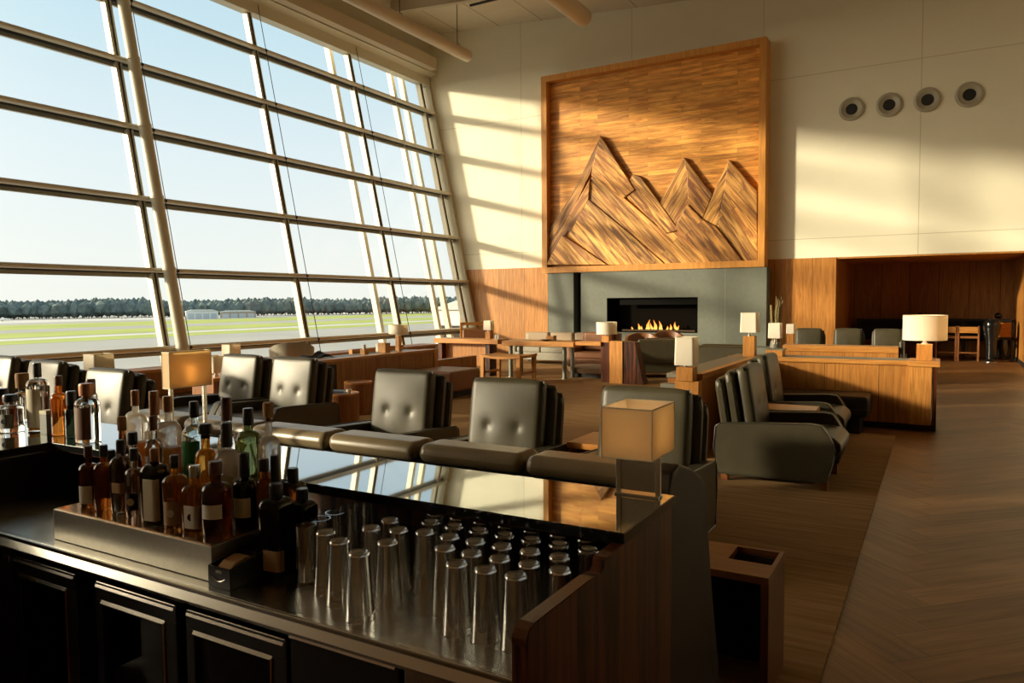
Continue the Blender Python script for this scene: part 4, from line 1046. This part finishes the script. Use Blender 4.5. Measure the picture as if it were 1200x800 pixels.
# the stool / bench with a dipped seat
p, q = at(567, 447, z=0), at(617, 449, z=0)
st = thing('saddle_bench', 'oak bench with a dipped saddle seat standing in front of the communal table', 'bench', ((p.x+q.x)/2, p.y+.2, .012))
w = (q.x-p.x)/2; d = .36
def sadz(x, y): return .50 + .035*(abs(x)/w)**2 + .02*(abs(y)/d)**2
vs, fs = [], []; nx = 12; ny = 6
for s_ in (0, -.05):
    for j in range(ny+1):
        for i in range(nx+1):
            x = -w + 2*w*i/nx; y = -d + 2*d*j/ny; vs.append((x, y, sadz(x, y) + s_))
NN = (nx+1)*(ny+1)
for j in range(ny):
    for i in range(nx):
        a = j*(nx+1)+i; fs += [(a, a+1, a+nx+2, a+nx+1), (NN+a, NN+a+nx+1, NN+a+nx+2, NN+a+1)]
rim = list(range(nx+1)) + [j*(nx+1)+nx for j in range(1, ny+1)] + [ny*(nx+1)+i for i in range(nx-1, -1, -1)] + [j*(nx+1) for j in range(ny-1, 0, -1)]
for k in range(len(rim)): a, b2 = rim[k], rim[(k+1) % len(rim)]; fs.append((a, NN+a, NN+b2, b2))
obj('seat', MB().add(vs, fs), M['oak_x'], st)
for sx in (-1, 1):
    for sy in (-1, 1): obj('leg', MB().prism([(-.03, 0), (.03, 0), (.04, .50), (-.04, .50)], -.035, .035, 'xz', M=Matrix.Translation((sx*(w-.05), sy*(d-.05), 0))), M['oak'], st, smooth=False)
    obj('stretcher', MB().box((sx*(w-.05)-.015, -d+.08, .17), (sx*(w-.05)+.015, d-.08, .21)), M['oak_y'], st, smooth=False)
# wooden counter strip left of the table
ws = thing('console_counter', 'narrow oak console counter joining the left partition to the communal table', 'counter', (-8.88, 13.55, .013))
obj('counter_top', MB().rbox((-.85, -.2, .70), (.82, .25, .80), .006), M['oak_x'], ws)
obj('support', MB().box((-.80, -.1, 0), (-.70, .2, .72)), M['rose'], ws, smooth=False); obj('support', MB().box((.45, -.1, 0), (.55, .2, .72)), M['rose'], ws, smooth=False)
obj('modesty_panel', MB().box((-.7, .05, .2), (.45, .09, .72)), M['oak_panel'], ws, smooth=False)
q = at(573, 385, y=13.6)
lamp_on('small square lamp with a cream shade against the sunlit wood panelling', (q.x, 13.6, .814), '', .16, .19, .16, .20, .03, postw=.12)
for u, lab in ((581, 'white candle beside the small square lamp'), (591, 'slim white candle standing right of the small square lamp')):
    q = at(u, 391, y=13.45); t = thing('candle', lab, 'candle', (q.x if u < 585 else -8.10, 13.45, .814)); obj('wax', MB().lathe([(0, 0), (.022, 0), (.022, .10), (0, .105)], 14), M['white'], t); obj('wick', MB().tube([(0, 0, .104), (0, 0, .118)], .002, 5), M['blk_matt'], t)
# wooden framed easy chair by the window
q = at(540, 400, y=13.6); t = thing('easy_chair', 'oak framed easy chair with brown leather cushions by the last window bay', 'armchair', (q.x, 14.2, .012), .5)
for sx in (-1, 1):
    fr = MB()
    fr.rbox((sx*.36-.03, -.4, .60), (sx*.36+.03, .45, .65), .01); fr.rbox((sx*.36-.03, -.4, 0), (sx*.36+.03, -.33, .6), .01); fr.rbox((sx*.36-.03, .38, 0), (sx*.36+.03, .45, 1.12), .01)
    obj('frame_side', fr, M['oak_y'], t)
obj('top_rail', MB().rbox((-.36, .39, 1.06), (.36, .44, 1.13), .01), M['oak_x'], t)
obj('seat', MB().rbox((-.33, -.40, .28), (.33, .36, .45), .04, 3), M['leather_brown'], t)
obj('backrest', MB().rbox((-.33, .26, .44), (.33, .38, 1.0), .04, 3, M=Matrix.Rotation(-.10, 4, 'X')), M['leather_brown'], t)
# barrel chair backs
def barrel(lab, x, y, rz, m, w=.36, h=.72):
    t = thing('barrel_chair', lab, 'armchair', (x, y, .012), rz, 'barrel chairs')
    vs, fs = [], []; n = 20
    for i in range(n+1):
        a = PI*(-.08) + PI*1.16*i/n
        ca, sa = math.cos(a), math.sin(a); hh = h - .14*(1-sa)**1.0 if sa > 0 else h-.16
        for rr, zz in ((w*.82, .2), (w, hh), (w*.84, hh), (w*.68, .2)): vs.append((rr*ca, rr*sa, zz))
    for i in range(n):
        for k in range(4): fs.append((i*4+k, i*4+4+k, i*4+4+(k+1) % 4, i*4+(k+1) % 4))
    fs += [(0, 1, 2, 3), (n*4+3, n*4+2, n*4+1, n*4)]
    obj('shell', MB().add(vs, fs), m, t, angle=50)
    obj('seat', MB().lathe([(0, .2), (w*.72, .2), (w*.76, .38), (w*.7, .43), (0, .44)], 24), m, t)
    obj('swivel_base', MB().lathe([(0, 0), (.22, 0), (.2, .02), (.04, .03), (.04, .2), (0, .2)], 20), M['blk'], t)
    return t
q = at(342, 409, x=LW-1.25); barrel('grey barrel chair rising behind the left partition', q.x, q.y, -2.29, M['leather_grey'], .36, .98)
q = at(371, 413, x=LW-.4); t = thing('blanket', 'dark crumpled blanket thrown over the left partition ledge', 'blanket', (q.x, q.y, LH-.015), PI/2-.2)
vs, fs = [], []
for j in range(9):
    for i in range(17):
        x = -.30 + .6*i/16; y = -.12 + .24*j/8; e = max(0, 1-(x/.31)**2)*max(0, 1-(y/.125)**2)
        vs.append((x, y, .004 + (e**.5)*(.07 + .04*math.sin(x*19+y*9) + .02*math.sin(y*40))))
for j in range(8):
    for i in range(16): a = j*17+i; fs.append((a, a+1, a+18, a+17))
obj('folds', MB().add(vs, fs), M['blk_matt'], t); 
# sofa, club chairs and low table before the fire
def sofa(lab, x, y, rz, w, m, cush, hh=.78):
    t = thing('sofa', lab, 'sofa', (x, y, .012), rz)
    obj('base', MB().rbox((-w/2, -.42, .10), (w/2, .42, .30), .02), m, t)
    obj('backrest', MB().rbox((-w/2, .22, .28), (w/2, .44, hh), .05, 3), m, t)
    for sx in (-1, 1): obj('arm', MB().rbox((sx*w/2-.08, -.42, .10), (sx*w/2+.08, .44, .60), .05, 3), m, t)
    n = max(1, round((w-.2)/.6)); s_ = (w-.2)/n
    for k in range(n):
        x0 = -w/2+.1+k*s_
        obj('seat_cushion', MB().rbox((x0+.005, -.43, .29), (x0+s_-.005, .22, .44), .04, 3), m, t)
        obj('back_cushion', MB().rbox((x0+.02, .08, .44), (x0+s_-.02, .24, hh+.02), .06, 3), cush, t)
    for sx in (-1, 1):
        for yy in (-.34, .34): obj('leg', MB().box((sx*(w/2-.06)-.025, yy-.025, 0), (sx*(w/2-.06)+.025, yy+.025, .10)), M['blk'], t, smooth=False)
    return t
q = at(650, 432, z=.05); sofa('stone grey sofa with pale brown cushions behind the communal table', -8.45, 17.1, 0, 2.3, M['leather_grey'], plain('tan cushion', (.34, .25, .17), .7))
q = at(698, 430, z=0); sofa('brown leather club armchair beside the oak lamp post', -6.85, 15.75, 0, .95, M['leather_brown'], M['leather_brown'], .86)
q = at(705, 443, z=0); t = thing('low_ottoman', 'low rounded brown upholstered ottoman before the club armchair', 'ottoman', (q.x-.15, q.y+.3, .012))
obj('cushion', MB().lathe([(0, .08), (.62, .08), (.66, .11), (.66, .19), (.60, .22), (0, .23)], 40, aspect=.75, sq=3), plain('taupe fabric', (.25, .17, .11), .9), t)
obj('plinth', MB().lathe([(0, 0), (.58, 0), (.58, .08), (0, .08)], 40, aspect=.75, sq=3), M['blk_matt'], t)
q0 = at(714, 430, y=13.3); q1 = at(729, 430, y=13.3)
t = thing('oak_pillar', 'short oak pillar with an angled dark side, carrying the drum lamp before the fire', 'pillar', ((q0.x+q1.x)/2, 13.45, .013)); w = (q1.x-q0.x)/2
obj('post', MB().box((-w, -.14, 0), (w, .14, .82)), M['oak'], t, smooth=False)
obj('angled_side', MB().prism([(w, 0), (w+.42, 0), (w+.24, .80), (w, .82)], -.12, .14, 'xz'), M['rose'], t, smooth=False)
obj('dark_post', MB().box((-w-.22, -.05, 0), (-w, .14, .80)), M['rose'], t, smooth=False)
obj('shelf_arm', MB().rbox((-w-.75, -.1, .72), (-w-.2, .12, .80), .01), M['oak_x'], t)
q = at(710.5, 396, y=13.45)
lamp_on('white drum lamp with a rounded wooden base in front of the fireplace', (q.x, 13.47, .80), '', .14, .40, .40, .235, .02, drum=True, postw=.15)
q = at(765, 443, z=0); sofa('dark leather armchair with its back to us in front of the fire', q.x+.05, q.y+.35, PI+.35, .95, M['leather'], M['leather'], .80)
for u, v, lab, m in ((752, 16.9, 'brown barrel chair facing the fire, the left one', M['leather_brown']), (783, 18.1, 'brown barrel chair close to the fire beside a small table', M['leather_brown'])):
    q = at(u, 398, y=v); barrel(lab, q.x, q.y, .4, m, .40, .82)
q = at(799, 404, y=17.0); t = thing('round_table', 'small round wooden table with a cup between the brown barrel chairs', 'table', (q.x, q.y, .012))
obj('table_top', MB().lathe([(0, .56), (.22, .56), (.23, .575), (.22, .59), (0, .59)], 28), M['drum'], t); obj('pedestal', MB().lathe([(0, 0), (.2, 0), (.18, .02), (.03, .04), (.03, .56), (0, .56)], 20), M['blk'], t)
q = at(853, 405, z=.84)
sofa('olive armchair with a sunlit edge behind the slate ledge, left of the corner lamp', q.x+.05, q.y-.3, PI, 1.0, M['leather'], M['leather'], .86)
# low slab tables behind the slate ledge
q = at(842, 415, z=.42); t = thing('coffee_table', 'low oak coffee table with stacked books behind the slate ledge', 'table', (q.x, q.y, .012))
obj('table_top', MB().rbox((-.6, -.4, .38), (.5, .4, .44), .006), M['oak_x'], t)
for x in (-.5, .42): obj('leg', MB().box((x-.04, -.35, 0), (x+.04, .35, .38)), M['oak'], t, smooth=False)
# window side: lamps behind the sunlit chairs
for u, v, xx, sw_, lab in ((116, 428, -8.2, .24, 'small white box lamp behind the low sunlit armchair'), (253, 428, -8.6, .26, 'box lamp with one orange side between the box lamp and the sunlit armchair'), (271, 413, -9.8, .22, 'white lamp top peeping over the sunlit armchair beside the box lamp')):
    q = at(u, v, x=xx); t_ = lamp_on(lab, (q.x, q.y, .619), '', .0, sw_, sw_, .22, q.z - .60 - .11)
    m_ = thing('lamp_table', 'oak cube table under the ' + lab.split(' behind')[0].split(' between')[0].split(' peeping')[0] + ' near the windows', 'side table', (q.x, q.y, .013))
    obj('table_top', MB().rbox((-.25, -.25, .56), (.25, .25, .60), .006), M['table'], m_); obj('cube_base', MB().box((-.22, -.22, 0), (.22, .22, .56)), M['drum'], m_, smooth=False)
# long low bench cabinet along the window sill
t = thing('window_bench', 'long low oak bench running under the windows', 'bench', (-12.2, 7.6, 0))
obj('bench_top', MB().rbox((-.3, -5, .42), (.3, 9, .47), .006), M['oak_y'], t); obj('bench_base', MB().box((-.26, -4.9, 0), (.24, 8.9, .42)), M['oak_panel_y'], t, smooth=False)

# ---------------------------------------------------------------- alcove furniture
t = thing('bar_table', 'long black high table along the back of the alcove', 'table', (-.15, 23.3, 0))
obj('table_top', MB().rbox((-1.85, -.35, 1.0), (1.76, .35, 1.06), .006), M['blk'], t)
obj('back_panel', MB().box((-1.85, .25, .45), (1.76, .32, 1.0)), M['blk_matt'], t, smooth=False)
for x in (-1.8, -.3, .75, 1.7): obj('leg', MB().box((x-.04, -.3, 0), (x+.04, -.2, 1.0)), M['blk'], t, smooth=False)
def bchair(lab, u):
    p = at(u, 420, y=22.3)
    t = thing('bar_chair', lab, 'chair', (p.x, 22.35, 0), 0, 'wooden chairs at the black high table')
    obj('seat', MB().rbox((-.24, -.22, .58), (.24, .24, .64), .02), M['drum'], t)
    obj('backrest', MB().rbox((-.24, -.24, .72), (.24, -.20, .88), .015), M['oak_x'], t)
    for sx in (-1, 1):
        obj('leg', MB().rbox((sx*.22-.02, -.24, 0), (sx*.22+.02, -.20, .9), .006), M['drum'], t); obj('leg', MB().rbox((sx*.22-.02, .20, 0), (sx*.22+.02, .24, .58), .006), M['drum'], t)
    obj('foot_rail', MB().box((-.22, -.235, .2), (.22, -.205, .23)), M['drum'], t, smooth=False)
    return t
b1 = bchair('wooden high chair in the alcove, second from the black urn', 1108); 
p = at(1134, 420, y=22.3); dup(b1, (p.x, 22.35, 0), 0, 'wooden high chair in the alcove next to the black urn')
p = at(1158.5, 421, z=0); t = thing('floor_urn', 'tall glossy black urn standing before the alcove table', 'vase', (p.x, 22.0, 0))
obj('urn_body', MB().lathe([(0, 0), (.14, 0), (.15, .03), (.11, .08), (.12, .5), (.17, .75), (.20, .92), (.17, 1.02), (.11, 1.05), (.12, 1.09), (.10, 1.09), (.09, 1.03), (0, 1.0)], 28), M['blk_gloss'], t)
obj('foot_ring', MB().lathe([(0, 0), (.16, 0), (.16, .02), (0, .02)], 28), M['chrome'], t)
p = at(1175, 400, y=22.2); t = thing('console_stand', 'black framed stand with a lit orange panel beside the alcove wall', 'stand', (p.x, 22.35, 0))
fr = MB()
for x in (-.22, .22): fr.box((x-.03, -.03, 0), (x+.03, .03, 1.05))
fr.box((-.25, -.03, .99), (.25, .03, 1.05)); fr.box((-.25, -.03, .55), (.25, .03, .62))
obj('frame', fr, M['blk'], t, smooth=False); obj('panel', MB().box((-.19, -.01, .62), (.19, .01, .99)), M['table'], t, smooth=False); obj('pot', MB().lathe([(0, .1), (.12, .1), (.16, .35), (.14, .55), (0, .55)], 20), M['blk_gloss'], t)
for u, lab in ((1078, 'small dark globe ornament on the black high table above the drum lamp'), (1170, 'small dark globe ornament on the black high table above the urn')):
    p = at(u, 372, y=23.3); t = thing('table_ornament', lab, 'ornament', (p.x, 23.3, 1.06))
    obj('globe', MB().lathe([(0, .0), (.05, .01), (.085, .06), (.085, .10), (.05, .15), (0, .16)], 20), M['blk_gloss'], t); obj('ring', MB().tube([(.2*math.cos(a*PI/12), 0, .02 + .14*math.sin(a*PI/12)) for a in range(13)], .008, 6), M['drum'], t)
# ================================================================ OUTSIDE: AIRFIELD, TREES, BUILDINGS
GZ = -6.5
grass_m = plain('mown airfield grass', (.38, .44, .085), .9, noise=.14, nscale=.05)
tar_m = plain('weathered tarmac', (.40, .385, .34), .85, noise=.10, nscale=.03)
struct('ground', MB().box((-1500, -600, GZ-1), (-17, 1500, GZ)), tar_m)
def gp(u, v): p = at(u, v, z=GZ); return Vector((p.x, p.y))
RD = (gp(346, 373) - gp(0, 384)).normalized(); RN = Vector((-RD.y, RD.x))
def band(va, vb):
    """ground between two lines that run beside the runway and pass the sight lines (0, va) and (0, vb)"""
    A, B = gp(0, va), gp(0, vb)
    return [tuple(A - RD*150), tuple(A + RD*430), tuple(B + RD*430), tuple(B - RD*150)]
for va, vb, lab in ((381.5, 387, 'farthest green grass strip of the airfield, below the trees'), (391, 397, 'middle green grass strip of the airfield'), (400, 404.5, 'nearest green grass strip of the airfield beside the tarmac')):
    tag(obj('grass', MB().prism(band(va, vb), GZ-.02, GZ+.03, 'xy'), grass_m, smooth=False), lab, 'grass', kind='stuff')
struct('pavement', MB().prism(band(398, 400), GZ-.02, GZ+.025, 'xy'), plain('pale concrete taxiway', (.62, .60, .54), .8))
struct('runway', MB().prism(band(376, 379), GZ-.02, GZ+.02, 'xy'), bpy.data.materials['pale concrete taxiway'])
# wood beyond the field: crowns and trunks of a dense forest edge
rnd = random.Random(3)
tm = MB(); tk = MB()
a, b = at(-160, 376.6, z=GZ), at(545, 366.4, z=GZ)
def crown(c, r, h):
    bm = bmesh.new(); bmesh.ops.create_icosphere(bm, subdivisions=1, radius=1)
    for v in bm.verts: v.co = Vector((v.co.x*r*rnd.uniform(.75, 1.2), v.co.y*r*rnd.uniform(.75, 1.2), v.co.z*h*rnd.uniform(.8, 1.15)))
    tm.bm(bm, Matrix.Translation(c))
dirv = (b - a); perp = Vector((-dirv.y, dirv.x, 0)).normalized()
if perp.x > 0: perp = -perp
NT = 190
for row in range(4):
    for k in range(NT):
        f_ = (k + rnd.random()) / NT
        p = a + dirv*f_ + perp*(row*5 + rnd.uniform(-2, 2))
        dist = (p - CAM).length
        hh = dist*17.5/F*rnd.uniform(.92, 1.06) + .8*math.sin(f_*23) + (.6 if row > 1 else -.8)
        crown((p.x, p.y, GZ + hh*.55), rnd.uniform(3.4, 5.2), hh*.47)
        if row == 0: tk.tube([(p.x, p.y, GZ), (p.x, p.y, GZ+hh*.5)], .25, 5)
fo = tag(obj('forest', tm, plain('dark hazy green foliage', (.115, .155, .145), .95, noise=.35, nscale=.25), smooth=False), 'long dense line of dark green trees across the far side of the airfield', 'forest', kind='stuff')
obj('trunks', tk, plain('bark', (.06, .05, .04), .9), fo)
def building(name, lab, u0, u1, vb, hpx, m, roof=True, deep=14):
    p, q = at(u0, vb, z=GZ), at(u1, vb-.6, z=GZ); v = q - p; ln = v.length; dist = (p - CAM).length; h = hpx*dist/F
    t = thing(name, lab, 'building', (p.x, p.y, GZ), math.atan2(v.y, v.x))
    obj('walls', MB().box((0, 0, 0), (ln, deep, h*.82)), m, t, smooth=False)
    obj('roof', MB().prism([(-.4, h*.82), (ln+.4, h*.82), (ln*.85, h), (ln*.2, h)], -.4, deep+.4, 'xz'), plain(name+' roof metal', (.62, .64, .63), .5), t, smooth=False)
    for k in range(4): obj('hangar_door', MB().box((ln*(.06+.235*k), -.12, 0), (ln*(.06+.235*k)+ln*.19, 0, h*.6)), plain('pale hangar door', (.50, .55, .58), .5) if 'pale hangar door' not in bpy.data.materials else bpy.data.materials['pale hangar door'], t, smooth=False)
    return t
building('hangar', 'long white hangar in front of the distant trees', 218, 256, 374, 10, plain('white hangar cladding', (.80, .82, .82), .6))
building('warehouse', 'low tan and grey shed to the right of the white hangar', 258, 300, 372.6, 8.0, plain('tan cladding', (.42, .35, .27), .7))
for u, v, lab, colr in ((3, 376.5, 'tiny white aircraft parked at the far left of the field', (.85, .86, .86)), (145, 373.5, 'tiny pale van parked before the trees left of the column', (.7, .66, .55))):
    p = at(u, v, z=GZ); s_ = (p-CAM).length/F
    t = thing('airplane' if u < 50 else 'van', lab, 'aircraft' if u < 50 else 'vehicle', (p.x, p.y, GZ), .9)
    if u < 50:
        obj('fuselage', MB().lathe([(0, -7*s_), (.5*s_, -6*s_), (1.0*s_, -3*s_), (1.0*s_, 4*s_), (.6*s_, 6*s_), (0, 7*s_)], 12, M=Matrix.Translation((0, 0, 1.8*s_)) @ Matrix.Rotation(PI/2, 4, 'Y')), M['white'], t)
        obj('wing', MB().box((-1.2*s_, -6*s_, 1.4*s_), (1.2*s_, 6*s_, 1.7*s_)), M['white'], t, smooth=False); obj('tail_fin', MB().prism([(-6*s_, 2*s_), (-4.4*s_, 2*s_), (-5.6*s_, 4.4*s_), (-6.4*s_, 4.4*s_)], -.12*s_, .12*s_, 'xz'), M['white'], t, smooth=False)
        for y in (-1.5, 1.5): obj('landing_gear', MB().tube([(0, y*s_, 0), (0, y*s_, 1.4*s_)], .2*s_, 6), M['blk'], t)
    else:
        obj('body', MB().rbox((-2.6*s_, -1.0*s_, .4*s_), (2.6*s_, 1.0*s_, 2.3*s_), .3*s_), plain('van paint', colr, .4), t); obj('windscreen', MB().box((2.2*s_, -.8*s_, 1.4*s_), (2.63*s_, .8*s_, 2.0*s_)), M['blk_gloss'], t, smooth=False)
        for x in (-1.7, 1.7): obj('wheel', MB().tube([(x*s_, -1.05*s_, .45*s_), (x*s_, 1.05*s_, .45*s_)], .45*s_, 12), M['blk'], t)
# grey terminal block seen through the last bay
p = at(512, 398, z=GZ)
t = thing('terminal_building', 'pale grey terminal block with a dark window band, seen through the last window bay', 'building', (-56.5, 78, GZ), -.1)
obj('walls', MB().box((0, 0, 0), (34, 14, 7.2)), plain('grey cladding', (.50, .49, .45), .7), t, smooth=False)
obj('roof', MB().prism([(-.5, 7.2), (34.5, 7.2), (30, 8.4), (4, 8.4)], -.5, 14.5, 'xz'), plain('grey roof', (.30, .31, .31), .6), t, smooth=False)
for k in range(5): obj('window_band', MB().box((1 + 6.5*k, -.1, 3.0), (6 + 6.5*k, 0, 5.2)), M['blk_gloss'], t, smooth=False)

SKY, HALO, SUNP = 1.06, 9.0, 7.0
# ================================================================ LIGHT, SKY, CAMERA
W = bpy.data.worlds.new('sky'); S.world = W; W.use_nodes = True
nt = W.node_tree; N, L = nt.nodes, nt.links
tc = N.new('ShaderNodeTexCoord'); sp = N.new('ShaderNodeSeparateXYZ'); L.new(tc.outputs['Generated'], sp.inputs[0])
rp = N.new('ShaderNodeValToRGB'); r = rp.color_ramp
r.elements[0].position = 0; r.elements[0].color = (.93, .94, .87, 1)
r.elements[1].position = 1; r.elements[1].color = (.30, .45, .62, 1)
for pos, c in ((.06, (.92, .95, .91)), (.18, (.80, .90, .94)), (.33, (.60, .80, .90)), (.55, (.45, .62, .78))):
    e = r.elements.new(pos); e.color = C4(c)
L.new(sp.outputs['Z'], rp.inputs[0]); bg = N['Background']; bg.inputs[1].default_value = SKY
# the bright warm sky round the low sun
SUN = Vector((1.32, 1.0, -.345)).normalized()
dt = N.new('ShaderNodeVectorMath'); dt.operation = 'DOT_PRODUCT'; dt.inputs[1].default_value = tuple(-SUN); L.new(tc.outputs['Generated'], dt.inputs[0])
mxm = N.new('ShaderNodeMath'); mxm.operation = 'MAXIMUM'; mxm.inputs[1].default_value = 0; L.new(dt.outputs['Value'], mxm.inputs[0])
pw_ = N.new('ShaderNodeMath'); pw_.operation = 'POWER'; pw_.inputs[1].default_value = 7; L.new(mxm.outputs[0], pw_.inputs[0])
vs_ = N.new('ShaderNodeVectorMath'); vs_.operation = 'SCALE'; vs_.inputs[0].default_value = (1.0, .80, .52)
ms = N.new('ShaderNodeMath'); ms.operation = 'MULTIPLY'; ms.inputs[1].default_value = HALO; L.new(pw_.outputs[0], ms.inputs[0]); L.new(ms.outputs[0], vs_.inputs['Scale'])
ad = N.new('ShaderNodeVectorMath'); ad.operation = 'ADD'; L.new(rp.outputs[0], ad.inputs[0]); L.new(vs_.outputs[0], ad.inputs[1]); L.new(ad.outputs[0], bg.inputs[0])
sd = bpy.data.lights.new('sun', 'SUN'); sd.energy = SUNP; sd.color = (1, .84, .58); sd.angle = math.radians(3.2)
so = bpy.data.objects.new('sun', sd); COL.objects.link(so)
so.rotation_euler = Vector((1.32, 1.0, -.345)).to_track_quat('-Z', 'Y').to_euler()

cd_ = bpy.data.cameras.new('camera'); cam = bpy.data.objects.new('camera', cd_); COL.objects.link(cam)
cd_.sensor_width = 36; cd_.lens = F/1200*36; cd_.clip_start = .05; cd_.clip_end = 3000
rt = ROT @ Vector((1, 0, 0)); dn = ROT @ Vector((0, 1, 0)); fw_ = ROT @ Vector((0, 0, 1))
Mc = Matrix.Identity(4)
for i in range(3): Mc[i][0] = rt[i]; Mc[i][1] = -dn[i]; Mc[i][2] = -fw_[i]; Mc[i][3] = CAM[i]
cam.matrix_world = Mc; S.camera = cam
S.view_settings.view_transform = 'Standard'; S.view_settings.look = 'None'; S.view_settings.gamma = 1
S.view_settings.exposure = 0; S.view_settings.use_curve_mapping = False
c = S.cycles
c.use_denoising = True; c.max_bounces = 14; c.transmission_bounces = 14; c.transparent_max_bounces = 24; c.glossy_bounces = 6; c.diffuse_bounces = 5
c.caustics_reflective = False; c.caustics_refractive = False; c.sample_clamp_indirect = 6; c.blur_glossy = .5
